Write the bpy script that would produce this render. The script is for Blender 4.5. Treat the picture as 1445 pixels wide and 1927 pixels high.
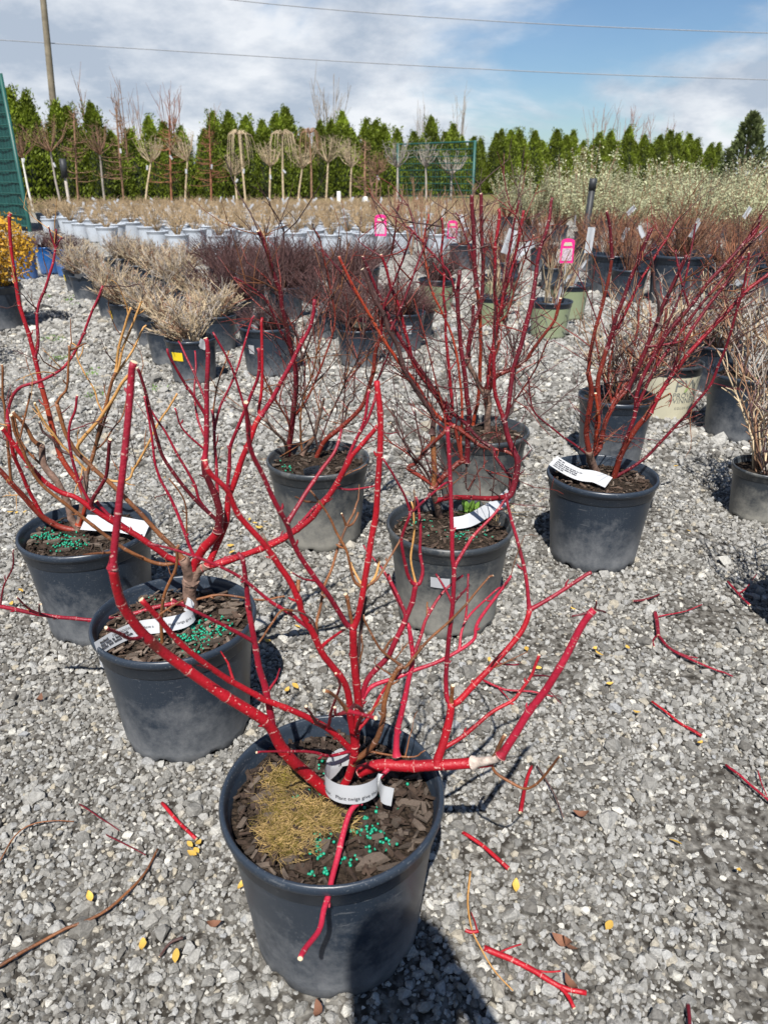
import bpy, bmesh, math, random
import numpy as np
from mathutils import Vector, Matrix, noise as mnoise

# ------------------------------------------------------------------ camera, sky, sun, exposure
scene = bpy.context.scene
for o in list(bpy.data.objects):
    bpy.data.objects.remove(o)
COL = scene.collection
R = math.radians
F_PX, PITCH, CAM_H = 1370.0, R(24.84), 1.261
PW_, PH_ = 1445.0, 1927.0
SUN_EL, SUN_AZ = R(56), R(5.5)          # sun behind the viewer, a little to the left

cam_d = bpy.data.cameras.new('camera')
cam = bpy.data.objects.new('camera', cam_d)
COL.objects.link(cam)
cam.location = (0, 0, CAM_H)
cam.rotation_euler = (R(90) - PITCH, 0, 0)
cam_d.sensor_fit = 'VERTICAL'
cam_d.sensor_height = 36.0
cam_d.sensor_width = 27.0
cam_d.lens = 36.0 * F_PX / PH_
cam_d.clip_start = 0.02
cam_d.clip_end = 3000
cam_d.dof.use_dof = True
cam_d.dof.focus_distance = 1.75
cam_d.dof.aperture_fstop = 7.5
scene.camera = cam

scene.view_settings.view_transform = 'Standard'
scene.view_settings.look = 'None'
scene.view_settings.exposure = 0.68
scene.view_settings.gamma = 1.0
scene.view_settings.use_curve_mapping = False
scene.render.engine = 'CYCLES'

sun_d = bpy.data.lights.new('sun', 'SUN')
sun_d.energy = 5.0
sun_d.angle = R(0.53)
sun_d.color = (1.0, 0.965, 0.91)
sun = bpy.data.objects.new('sun', sun_d)
COL.objects.link(sun)
_travel = Vector((math.sin(SUN_AZ) * math.cos(SUN_EL), math.cos(SUN_AZ) * math.cos(SUN_EL), -math.sin(SUN_EL)))
sun.rotation_euler = _travel.to_track_quat('-Z', 'Y').to_euler()
sun.location = (-1, -6, 10)

world = bpy.data.worlds.new('World')
scene.world = world
world.use_nodes = True


def build_sky():
    nt = world.node_tree
    nt.nodes.clear()
    N = nt.nodes.new
    L = nt.links.new
    out = N('ShaderNodeOutputWorld')
    bg = N('ShaderNodeBackground')
    bg.inputs['Strength'].default_value = 0.046
    sky = N('ShaderNodeTexSky')
    sky.sky_type = 'NISHITA'
    sky.sun_disc = False
    sky.sun_elevation = SUN_EL
    sky.sun_rotation = R(180) + SUN_AZ
    sky.air_density = 1.0
    sky.dust_density = 0.25
    sky.ozone_density = 2.0
    tc = N('ShaderNodeTexCoord')
    sep = N('ShaderNodeSeparateXYZ')
    L(tc.outputs['Generated'], sep.inputs[0])
    # project the view direction on a cloud layer: x/(z+k), y/(z+k)
    zk = N('ShaderNodeMath'); zk.operation = 'ADD'; zk.inputs[1].default_value = 0.34
    zab = N('ShaderNodeMath'); zab.operation = 'MAXIMUM'; zab.inputs[1].default_value = 0.0
    L(sep.outputs[2], zab.inputs[0]); L(zab.outputs[0], zk.inputs[0])
    dx = N('ShaderNodeMath'); dx.operation = 'DIVIDE'; L(sep.outputs[0], dx.inputs[0]); L(zk.outputs[0], dx.inputs[1])
    dy = N('ShaderNodeMath'); dy.operation = 'DIVIDE'; L(sep.outputs[1], dy.inputs[0]); L(zk.outputs[0], dy.inputs[1])
    cmb = N('ShaderNodeCombineXYZ'); L(dx.outputs[0], cmb.inputs[0]); L(dy.outputs[0], cmb.inputs[1])
    n1 = N('ShaderNodeTexNoise'); n1.inputs['Scale'].default_value = 1.5; n1.inputs['Detail'].default_value = 8
    n1.inputs['Roughness'].default_value = 0.56; n1.inputs['Distortion'].default_value = 0.35
    L(cmb.outputs[0], n1.inputs['Vector'])
    n2 = N('ShaderNodeTexNoise'); n2.inputs['Scale'].default_value = 2.4; n2.inputs['Detail'].default_value = 9
    n2.inputs['Roughness'].default_value = 0.6
    mp = N('ShaderNodeMapping'); mp.inputs['Location'].default_value = (7.3, 2.1, 4.0)
    L(cmb.outputs[0], mp.inputs[0]); L(mp.outputs[0], n2.inputs['Vector'])
    # the cloud deck covers the left and breaks up to the right
    bias = N('ShaderNodeMapRange'); bias.interpolation_type = 'SMOOTHSTEP'
    bias.inputs[1].default_value = -0.8; bias.inputs[2].default_value = 0.6
    bias.inputs[3].default_value = 0.26; bias.inputs[4].default_value = -0.06
    L(dx.outputs[0], bias.inputs[0])
    add = N('ShaderNodeMath'); add.operation = 'ADD'; L(n1.outputs[0], add.inputs[0]); L(bias.outputs[0], add.inputs[1])
    low = N('ShaderNodeMapRange'); low.inputs[1].default_value = 0.0; low.inputs[2].default_value = 0.50
    low.inputs[3].default_value = 0.17; low.inputs[4].default_value = -0.30  # more cloud near the horizon; overhead, out of view, thinned to deepen shadows
    L(sep.outputs[2], low.inputs[0])
    add2 = N('ShaderNodeMath'); add2.operation = 'ADD'; L(add.outputs[0], add2.inputs[0]); L(low.outputs[0], add2.inputs[1])
    cov = N('ShaderNodeMapRange'); cov.interpolation_type = 'SMOOTHSTEP'
    cov.inputs[1].default_value = 0.47; cov.inputs[2].default_value = 0.66
    cov.inputs[3].default_value = 0.04; cov.inputs[4].default_value = 0.95
    L(add2.outputs[0], cov.inputs[0])
    shade = N('ShaderNodeValToRGB')
    shade.color_ramp.elements[0].position = 0.40; shade.color_ramp.elements[0].color = (6.4, 7.4, 8.9, 1)
    shade.color_ramp.elements[1].position = 0.60; shade.color_ramp.elements[1].color = (12.2, 12.6, 13.2, 1)
    L(n2.outputs[0], shade.inputs[0])
    mix = N('ShaderNodeMixRGB')
    tint = N('ShaderNodeMixRGB'); tint.blend_type = 'MULTIPLY'; tint.inputs[0].default_value = 1.0
    tint.inputs[2].default_value = (0.95, 1.15, 1.35, 1); L(sky.outputs[0], tint.inputs[1])
    L(cov.outputs[0], mix.inputs[0]); L(tint.outputs[0], mix.inputs[1]); L(shade.outputs[0], mix.inputs[2])
    L(mix.outputs[0], bg.inputs['Color']); L(bg.outputs[0], out.inputs[0])


build_sky()

# ------------------------------------------------------------------ helpers
_cp, _sp = math.cos(PITCH), math.sin(PITCH)


def ray(px, py):
    u = (px - PW_ / 2) / F_PX
    v = (py - PH_ / 2) / F_PX
    return Vector((u, _cp - v * _sp, -_sp - v * _cp))


def at_y(px, py, Y):
    d = ray(px, py)
    t = Y / d.y
    return Vector((0, 0, CAM_H)) + d * t, t


def at_z(px, py, Z=0.0):
    d = ray(px, py)
    t = (Z - CAM_H) / d.z
    return Vector((0, 0, CAM_H)) + d * t, t


def tag(o, label=None, cat=None, group=None, kind=None):
    if label: o['label'] = label
    if cat: o['category'] = cat
    if group: o['group'] = group
    if kind: o['kind'] = kind
    return o


def empty(name, loc, rz=0.0):
    o = bpy.data.objects.new(name, None)
    o.empty_display_size = 0.05
    COL.objects.link(o)
    o.location = loc
    o.rotation_euler = (0, 0, rz)
    return o


def link(name, me, parent=None, loc=None):
    o = bpy.data.objects.new(name, me)
    COL.objects.link(o)
    if parent is not None:
        o.parent = parent
    if loc is not None:
        o.location = loc
    return o


class MB:
    """collects geometry for one mesh"""
    def __init__(s):
        s.v = []; s.f = []; s.m = []; s.al = []; s.smooth = []

    def add(s, vs, fs, mat=0, al=0.0, smooth=True):
        b = len(s.v)
        s.v.extend([tuple(p) for p in vs])
        if isinstance(al, (int, float)):
            s.al.extend([al] * len(vs))
        else:
            s.al.extend(al)
        for f in fs:
            s.f.append(tuple(b + i for i in f))
            s.m.append(mat); s.smooth.append(smooth)

    def tube(s, pts, rad, sides=8, mat=0, cap=1, al0=0.0, capstart=False):
        n = len(pts)
        P = [Vector(p) for p in pts]
        t0 = (P[1] - P[0]).normalized()
        ref = Vector((0, 0, 1)) if abs(t0.z) < 0.9 else Vector((1, 0, 0))
        nrm = t0.cross(ref).normalized()
        vs = []; al = []; d = al0
        prev = t0
        for i in range(n):
            if i == 0: t = t0
            elif i == n - 1: t = (P[i] - P[i - 1])
            else: t = (P[i + 1] - P[i - 1])
            if t.length < 1e-9: t = prev
            t = t.normalized()
            nrm = (nrm - t * nrm.dot(t))
            if nrm.length < 1e-6:
                nrm = t.orthogonal()
            nrm = nrm.normalized()
            b = t.cross(nrm)
            r = rad[i] if not isinstance(rad, (int, float)) else rad
            for k in range(sides):
                a = 2 * math.pi * k / sides
                vs.append(P[i] + nrm * (r * math.cos(a)) + b * (r * math.sin(a)))
            if i: d += (P[i] - P[i - 1]).length
            al.extend([d] * sides)
            prev = t
        fs = []
        for i in range(n - 1):
            for k in range(sides):
                k2 = (k + 1) % sides
                fs.append((i * sides + k, i * sides + k2, (i + 1) * sides + k2, (i + 1) * sides + k))
        s.add(vs, fs, mat, al)
        b0 = len(s.v) - n * sides
        if cap is not None:
            s.f.append(tuple(b0 + (n - 1) * sides + k for k in range(sides))); s.m.append(cap); s.smooth.append(False)
        if capstart:
            s.f.append(tuple(b0 + k for k in reversed(range(sides)))); s.m.append(cap or 0); s.smooth.append(False)
        return d

    def box(s, c, sz, rot=None, mat=0):
        x, y, z = [q / 2 for q in sz]
        vs = [Vector((i * x, j * y, k * z)) for i in (-1, 1) for j in (-1, 1) for k in (-1, 1)]
        if rot is not None: vs = [rot @ p for p in vs]
        c = Vector(c)
        vs = [p + c for p in vs]
        s.add(vs, [(0, 1, 3, 2), (4, 6, 7, 5), (0, 4, 5, 1), (2, 3, 7, 6), (0, 2, 6, 4), (1, 5, 7, 3)], mat, 0.0, False)

    def mesh(s, name, mats, along=False):
        me = bpy.data.meshes.new(name)
        me.from_pydata(s.v, [], s.f)
        for m in mats: me.materials.append(m)
        if len(mats) > 1:
            me.polygons.foreach_set('material_index', [min(i, len(mats) - 1) for i in s.m])
        me.polygons.foreach_set('use_smooth', s.smooth)
        if along:
            a = me.attributes.new('along', 'FLOAT', 'POINT')
            a.data.foreach_set('value', s.al)
        me.update()
        return me


def smooth_line(pts, sub=4):
    """Catmull-Rom through 3D points"""
    P = [Vector(p) for p in pts]
    if len(P) < 3:
        return [P[0].lerp(P[-1], i / sub) for i in range(sub + 1)]
    out = []
    Q = [P[0] * 2 - P[1]] + P + [P[-1] * 2 - P[-2]]
    for i in range(1, len(Q) - 2):
        a, b, c, d = Q[i - 1], Q[i], Q[i + 1], Q[i + 2]
        for k in range(sub):
            t = k / sub
            out.append(0.5 * ((2 * b) + (c - a) * t + (2 * a - 5 * b + 4 * c - d) * t * t + (3 * b - a - 3 * c + d) * t ** 3))
    out.append(P[-1])
    return out


# ------------------------------------------------------------------ materials
MATS = {}


def newmat(name):
    m = bpy.data.materials.new(name)
    m.use_nodes = True
    nt = m.node_tree
    b = nt.nodes['Principled BSDF']
    MATS[name] = m
    return m, nt, b, nt.nodes.new, nt.links.new


def simple(name, col, rough=0.7, var=0.25, scale=30, bump=0.0, bscale=120, spec=0.3, rand=0.0, coords='Object', trans=0.0, metal=0.0):
    m, nt, b, N, L = newmat(name)
    tc = N('ShaderNodeTexCoord')
    n = N('ShaderNodeTexNoise'); n.inputs['Scale'].default_value = scale; n.inputs['Detail'].default_value = 5
    L(tc.outputs[coords], n.inputs['Vector'])
    rp = N('ShaderNodeValToRGB')
    rp.color_ramp.elements[0].position = 0.3; rp.color_ramp.elements[1].position = 0.7
    lo = [max(0, c * (1 - var)) for c in col]; hi = [min(1, c * (1 + var)) for c in col]
    rp.color_ramp.elements[0].color = (*lo, 1); rp.color_ramp.elements[1].color = (*hi, 1)
    L(n.outputs[0], rp.inputs[0])
    last = rp.outputs[0]
    if rand:
        oi = N('ShaderNodeObjectInfo')
        mr = N('ShaderNodeMapRange'); mr.inputs[3].default_value = 1 - rand; mr.inputs[4].default_value = 1 + rand
        L(oi.outputs['Random'], mr.inputs[0])
        mu = N('ShaderNodeMixRGB'); mu.blend_type = 'MULTIPLY'; mu.inputs[0].default_value = 1
        L(last, mu.inputs[1]); L(mr.outputs[0], mu.inputs[2]); last = mu.outputs[0]
    L(last, b.inputs['Base Color'])
    b.inputs['Roughness'].default_value = rough
    b.inputs['Specular IOR Level'].default_value = spec
    b.inputs['Metallic'].default_value = metal
    if bump:
        n3 = N('ShaderNodeTexNoise'); n3.inputs['Scale'].default_value = bscale; n3.inputs['Detail'].default_value = 6
        L(tc.outputs[coords], n3.inputs['Vector'])
        bp = N('ShaderNodeBump'); bp.inputs['Strength'].default_value = bump; bp.inputs['Distance'].default_value = 0.004
        L(n3.outputs[0], bp.inputs['Height']); L(bp.outputs[0], b.inputs['Normal'])
    if trans:
        out = nt.nodes['Material Output']
        tr = N('ShaderNodeBsdfTranslucent'); L(last, tr.inputs[0])
        ms = N('ShaderNodeMixShader'); ms.inputs[0].default_value = trans
        L(b.outputs[0], ms.inputs[1]); L(tr.outputs[0], ms.inputs[2]); L(ms.outputs[0], out.inputs[0])
    return m


def stem_mat(name, c1, c2, dots=1.0, rough=0.47):
    """bark of a dogwood stem: colour drift, pale lenticel dots, pale rings at the nodes"""
    m, nt, b, N, L = newmat(name)
    tc = N('ShaderNodeTexCoord')
    n = N('ShaderNodeTexNoise'); n.inputs['Scale'].default_value = 11; n.inputs['Detail'].default_value = 8; n.inputs['Roughness'].default_value = 0.65
    L(tc.outputs['Object'], n.inputs['Vector'])
    rp = N('ShaderNodeValToRGB'); rp.color_ramp.elements[0].position = 0.36; rp.color_ramp.elements[1].position = 0.64
    rp.color_ramp.elements[0].color = (*c1, 1); rp.color_ramp.elements[1].color = (*c2, 1)
    lo = rp.color_ramp.elements.new(0.28); lo.color = (c1[0] * .42 + .012, c1[1] * .7 + .010, c1[2] * .6 + .004, 1)
    rp.color_ramp.elements.new(0.80).color = (min(1, c2[0] * 1.08), c2[1] + .035, c2[2] + .02, 1)
    L(n.outputs[0], rp.inputs[0])
    vo = N('ShaderNodeTexVoronoi'); vo.inputs['Scale'].default_value = 120
    L(tc.outputs['Object'], vo.inputs['Vector'])
    lt = N('ShaderNodeMath'); lt.operation = 'LESS_THAN'; lt.inputs[1].default_value = 0.15
    L(vo.outputs['Distance'], lt.inputs[0])
    at = N('ShaderNodeAttribute'); at.attribute_name = 'along'
    dv = N('ShaderNodeMath'); dv.operation = 'DIVIDE'; dv.inputs[1].default_value = 0.052; L(at.outputs['Fac'], dv.inputs[0])
    fr = N('ShaderNodeMath'); fr.operation = 'FRACT'; L(dv.outputs[0], fr.inputs[0])
    l2 = N('ShaderNodeMath'); l2.operation = 'LESS_THAN'; l2.inputs[1].default_value = 0.028; L(fr.outputs[0], l2.inputs[0])
    n4 = N('ShaderNodeTexNoise'); n4.inputs['Scale'].default_value = 160; L(tc.outputs['Object'], n4.inputs['Vector'])
    g4 = N('ShaderNodeMath'); g4.operation = 'GREATER_THAN'; g4.inputs[1].default_value = 0.47; L(n4.outputs[0], g4.inputs[0])
    m4 = N('ShaderNodeMath'); m4.operation = 'MULTIPLY'; L(l2.outputs[0], m4.inputs[0]); L(g4.outputs[0], m4.inputs[1])
    mx = N('ShaderNodeMath'); mx.operation = 'MAXIMUM'; L(lt.outputs[0], mx.inputs[0]); L(m4.outputs[0], mx.inputs[1])
    sc = N('ShaderNodeMath'); sc.operation = 'MULTIPLY'; sc.inputs[1].default_value = 0.48 * dots; L(mx.outputs[0], sc.inputs[0])
    mix = N('ShaderNodeMixRGB'); L(sc.outputs[0], mix.inputs[0]); L(rp.outputs[0], mix.inputs[1])
    mix.inputs[2].default_value = (0.62, 0.45, 0.38, 1)
    L(mix.outputs[0], b.inputs['Base Color'])
    b.inputs['Roughness'].default_value = rough
    b.inputs['Specular IOR Level'].default_value = 0.4
    n5 = N('ShaderNodeTexNoise'); n5.inputs['Scale'].default_value = 220; n5.inputs['Detail'].default_value = 3
    L(tc.outputs['Object'], n5.inputs['Vector'])
    ad = N('ShaderNodeMath'); ad.operation = 'ADD'; L(n5.outputs[0], ad.inputs[0]); L(mx.outputs[0], ad.inputs[1])
    bp = N('ShaderNodeBump'); bp.inputs['Strength'].default_value = 0.6; bp.inputs['Distance'].default_value = 0.002
    L(ad.outputs[0], bp.inputs['Height']); L(bp.outputs[0], b.inputs['Normal'])
    return m


stem_mat('red', (0.21, 0.004, 0.010), (0.36, 0.006, 0.014))
stem_mat('deep', (0.070, 0.004, 0.009), (0.165, 0.006, 0.016))
stem_mat('deepred', (0.13, 0.005, 0.010), (0.25, 0.007, 0.015))
stem_mat('crim', (0.14, 0.005, 0.015), (0.29, 0.008, 0.024))
stem_mat('pink', (0.27, 0.007, 0.024), (0.40, 0.017, 0.045), 0.7)
stem_mat('maroon', (0.06, 0.004, 0.008), (0.13, 0.007, 0.014))
stem_mat('orange', (0.22, 0.018, 0.009), (0.31, 0.045, 0.016), 0.6)
stem_mat('rust', (0.10, 0.014, 0.009), (0.20, 0.024, 0.013), 0.8)
stem_mat('brown', (0.10, 0.038, 0.016), (0.23, 0.085, 0.028), 0.6, 0.55)
stem_mat('gold', (0.40, 0.20, 0.06), (0.52, 0.28, 0.09), 0.4, 0.5)
stem_mat('dark', (0.035, 0.018, 0.016), (0.085, 0.04, 0.035), 0.5, 0.6)
simple('bark', (0.16, 0.10, 0.075), 0.85, 0.55, 60, 0.9, 90)
simple('knob', (0.42, 0.35, 0.30), 0.85, 0.4, 70, 0.9, 90)
simple('cutwood', (0.62, 0.50, 0.33), 0.8, 0.3, 200)
simple('twig_dark', (0.075, 0.032, 0.028), 0.7, 0.4, 20, rand=0.2)
simple('twig_purple', (0.115, 0.062, 0.06), 0.75, 0.4, 12, rand=0.2)
simple('twig_brown', (0.24, 0.14, 0.085), 0.75, 0.4, 12, rand=0.2)
simple('twig_tan', (0.44, 0.345, 0.225), 0.8, 0.35, 12, rand=0.15)
simple('twig_far', (0.40, 0.29, 0.17), 0.85, 0.35, 5, rand=0.22)
simple('twig_rust', (0.26, 0.11, 0.06), 0.8, 0.35, 8, rand=0.2)
simple('twig_grey', (0.34, 0.30, 0.26), 0.8, 0.3, 8, rand=0.15)
simple('straw', (0.42, 0.29, 0.12), 0.7, 0.5, 25, trans=0.2)
simple('moss', (0.17, 0.13, 0.025), 0.8, 0.5, 40, trans=0.15)
simple('leaf_gold', (0.62, 0.36, 0.035), 0.55, 0.4, 14, trans=0.3)
simple('leaf_olive', (0.30, 0.18, 0.05), 0.6, 0.4, 14, trans=0.25)
simple('leaf_yellow', (0.66, 0.42, 0.09), 0.6, 0.3, 60, trans=0.25, rand=0.15)
simple('leaf_brown', (0.16, 0.075, 0.045), 0.8, 0.4, 60, rand=0.2)
simple('leaf_pale', (0.42, 0.43, 0.265), 0.6, 0.35, 6, trans=0.3, rand=0.18)
simple('leaf_green', (0.16, 0.30, 0.05), 0.55, 0.3, 40, trans=0.3)
simple('thuja_a', (0.155, 0.20, 0.02), 0.6, 0.75, 2.4, trans=0.3, rand=0.25)
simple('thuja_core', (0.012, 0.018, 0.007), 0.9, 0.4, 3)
simple('conifer', (0.11, 0.135, 0.05), 0.65, 0.5, 4, trans=0.15)
simple('pole_wood', (0.20, 0.17, 0.12), 0.85, 0.3, 3, 0.4, 20)
simple('wire', (0.25, 0.26, 0.28), 0.6)
simple('fence_green', (0.012, 0.075, 0.062), 0.45, 0.2, 5, spec=0.4)
simple('fence_mesh', (0.010, 0.060, 0.055), 0.6, 0.25, 5)
simple('paper', (0.41, 0.42, 0.435), 0.55, 0.05, 30)
simple('ink', (0.03, 0.03, 0.035), 0.8, 0.1)
simple('ink_soft', (0.16, 0.17, 0.16), 0.8, 0.1)
simple('label_yellow', (0.75, 0.55, 0.02), 0.5, 0.05)
simple('label_pink', (0.75, 0.03, 0.22), 0.45, 0.1)
simple('label_print', (0.45, 0.36, 0.40), 0.5, 0.6, 120)
simple('label_cream', (0.50, 0.475, 0.355), 0.6, 0.06, 8)
simple('print_green', (0.30, 0.40, 0.16), 0.6, 0.1)
simple('pellet', (0.006, 0.25, 0.145), 0.4, 0.45, 260, spec=0.5)
simple('chip', (0.13, 0.10, 0.078), 0.9, 0.45, 35, 0.8, 160, rand=0.45)
simple('chip_dark', (0.055, 0.036, 0.026), 0.95, 0.5, 60, 0.8, 160, rand=0.35)
simple('post_black', (0.03, 0.032, 0.035), 0.5, 0.3, 10)
simple('stake_white', (0.72, 0.70, 0.64), 0.7, 0.15, 10)
simple('skin', (0.55, 0.33, 0.25), 0.5, 0.06)
simple('cloth', (0.04, 0.05, 0.09), 0.9, 0.2)
simple('hair', (0.05, 0.03, 0.02), 0.6, 0.3)
simple('glass_black', (0.01, 0.01, 0.012), 0.1, 0.05)


def pot_mat(name, col, dust=0.55, dustcol=(0.27, 0.265, 0.25), rough=0.34, shift=0.0):
    m, nt, b, N, L = newmat(name)
    tc = N('ShaderNodeTexCoord')
    oi = N('ShaderNodeObjectInfo')
    ad = N('ShaderNodeVectorMath'); ad.operation = 'ADD'
    mu = N('ShaderNodeVectorMath'); mu.operation = 'SCALE'; mu.inputs['Scale'].default_value = 7.0
    cm = N('ShaderNodeCombineXYZ')
    for i in range(3): L(oi.outputs['Random'], cm.inputs[i])
    L(cm.outputs[0], mu.inputs[0]); L(tc.outputs['Object'], ad.inputs[0]); L(mu.outputs[0], ad.inputs[1])
    n = N('ShaderNodeTexNoise'); n.inputs['Scale'].default_value = 9; n.inputs['Detail'].default_value = 12
    n.inputs['Roughness'].default_value = 0.78
    L(ad.outputs[0], n.inputs['Vector'])
    sp = N('ShaderNodeSeparateXYZ'); L(tc.outputs['Object'], sp.inputs[0])
    zr = N('ShaderNodeMapRange'); zr.inputs[1].default_value = 0.0; zr.inputs[2].default_value = 0.26
    zr.inputs[3].default_value = 0.20; zr.inputs[4].default_value = -0.16; L(sp.outputs[2], zr.inputs[0])
    a2 = N('ShaderNodeMath'); a2.operation = 'ADD'; L(n.outputs[0], a2.inputs[0]); L(zr.outputs[0], a2.inputs[1])
    mr = N('ShaderNodeMapRange'); mr.inputs[1].default_value = 0.44 - shift; mr.inputs[2].default_value = 0.80 - shift
    mr.inputs[4].default_value = dust; L(a2.outputs[0], mr.inputs[0])
    # fine specks of splashed dust and vertical scuffs
    n2 = N('ShaderNodeTexNoise'); n2.inputs['Scale'].default_value = 260; n2.inputs['Detail'].default_value = 2
    L(ad.outputs[0], n2.inputs['Vector'])
    s2 = N('ShaderNodeMapRange'); s2.inputs[1].default_value = 0.64; s2.inputs[2].default_value = 0.74; s2.inputs[4].default_value = 0.45
    L(n2.outputs[0], s2.inputs[0])
    mp = N('ShaderNodeMapping'); mp.inputs['Scale'].default_value = (18, 18, 150); L(ad.outputs[0], mp.inputs[0])
    n3 = N('ShaderNodeTexNoise'); n3.inputs['Scale'].default_value = 1.0; n3.inputs['Detail'].default_value = 4
    L(mp.outputs[0], n3.inputs['Vector'])
    s3 = N('ShaderNodeMapRange'); s3.inputs[1].default_value = 0.66; s3.inputs[2].default_value = 0.72; s3.inputs[4].default_value = 0.32
    L(n3.outputs[0], s3.inputs[0])
    mx = N('ShaderNodeMath'); mx.operation = 'MAXIMUM'; L(s2.outputs[0], mx.inputs[0]); L(s3.outputs[0], mx.inputs[1])
    mx2 = N('ShaderNodeMath'); mx2.operation = 'MAXIMUM'; L(mx.outputs[0], mx2.inputs[0]); L(mr.outputs[0], mx2.inputs[1])
    mix = N('ShaderNodeMixRGB'); L(mx2.outputs[0], mix.inputs[0])
    mix.inputs[1].default_value = (*col, 1); mix.inputs[2].default_value = (*dustcol, 1)
    L(mix.outputs[0], b.inputs['Base Color'])
    ro = N('ShaderNodeMapRange'); ro.inputs[3].default_value = rough; ro.inputs[4].default_value = 0.85
    L(mx2.outputs[0], ro.inputs[0]); L(ro.outputs[0], b.inputs['Roughness'])
    b.inputs['Specular IOR Level'].default_value = 0.45
    bp = N('ShaderNodeBump'); bp.inputs['Strength'].default_value = 0.12; bp.inputs['Distance'].default_value = 0.002
    L(n.outputs[0], bp.inputs['Height']); L(bp.outputs[0], b.inputs['Normal'])
    return m


pot_mat('pot_black', (0.021, 0.030, 0.044), 0.8, (0.22, 0.225, 0.23))
pot_mat('pot_dusty', (0.030, 0.036, 0.043), 0.95, (0.25, 0.24, 0.21), shift=0.10)
pot_mat('pot_white', (0.44, 0.48, 0.53), 0.6, (0.30, 0.29, 0.27))
pot_mat('pot_blue', (0.012, 0.095, 0.30), 0.3, (0.30, 0.33, 0.38))
pot_mat('pot_green', (0.235, 0.275, 0.16), 0.35, (0.36, 0.36, 0.28))
pot_mat('pot_cream', (0.42, 0.42, 0.38), 0.35, (0.30, 0.30, 0.27))


def soil_mat():
    m, nt, b, N, L = newmat('soil')
    tc = N('ShaderNodeTexCoord')
    n = N('ShaderNodeTexNoise'); n.inputs['Scale'].default_value = 70; n.inputs['Detail'].default_value = 8
    n.inputs['Roughness'].default_value = 0.7; L(tc.outputs['Object'], n.inputs['Vector'])
    v = N('ShaderNodeTexVoronoi'); v.inputs['Scale'].default_value = 130; L(tc.outputs['Object'], v.inputs['Vector'])
    rp = N('ShaderNodeValToRGB')
    e = rp.color_ramp.elements
    e[0].position = 0.35; e[0].color = (0.014, 0.010, 0.007, 1)
    e[1].position = 0.62; e[1].color = (0.06, 0.042, 0.03, 1)
    e.new(0.74).color = (0.17, 0.13, 0.09, 1)
    L(n.outputs[0], rp.inputs[0]); L(rp.outputs[0], b.inputs['Base Color'])
    b.inputs['Roughness'].default_value = 0.95
    b.inputs['Specular IOR Level'].default_value = 0.15
    ad = N('ShaderNodeMath'); ad.operation = 'ADD'; L(n.outputs[0], ad.inputs[0]); L(v.outputs['Distance'], ad.inputs[1])
    bp = N('ShaderNodeBump'); bp.inputs['Strength'].default_value = 1.0; bp.inputs['Distance'].default_value = 0.012
    L(ad.outputs[0], bp.inputs['Height']); L(bp.outputs[0], b.inputs['Normal'])


soil_mat()


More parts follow.
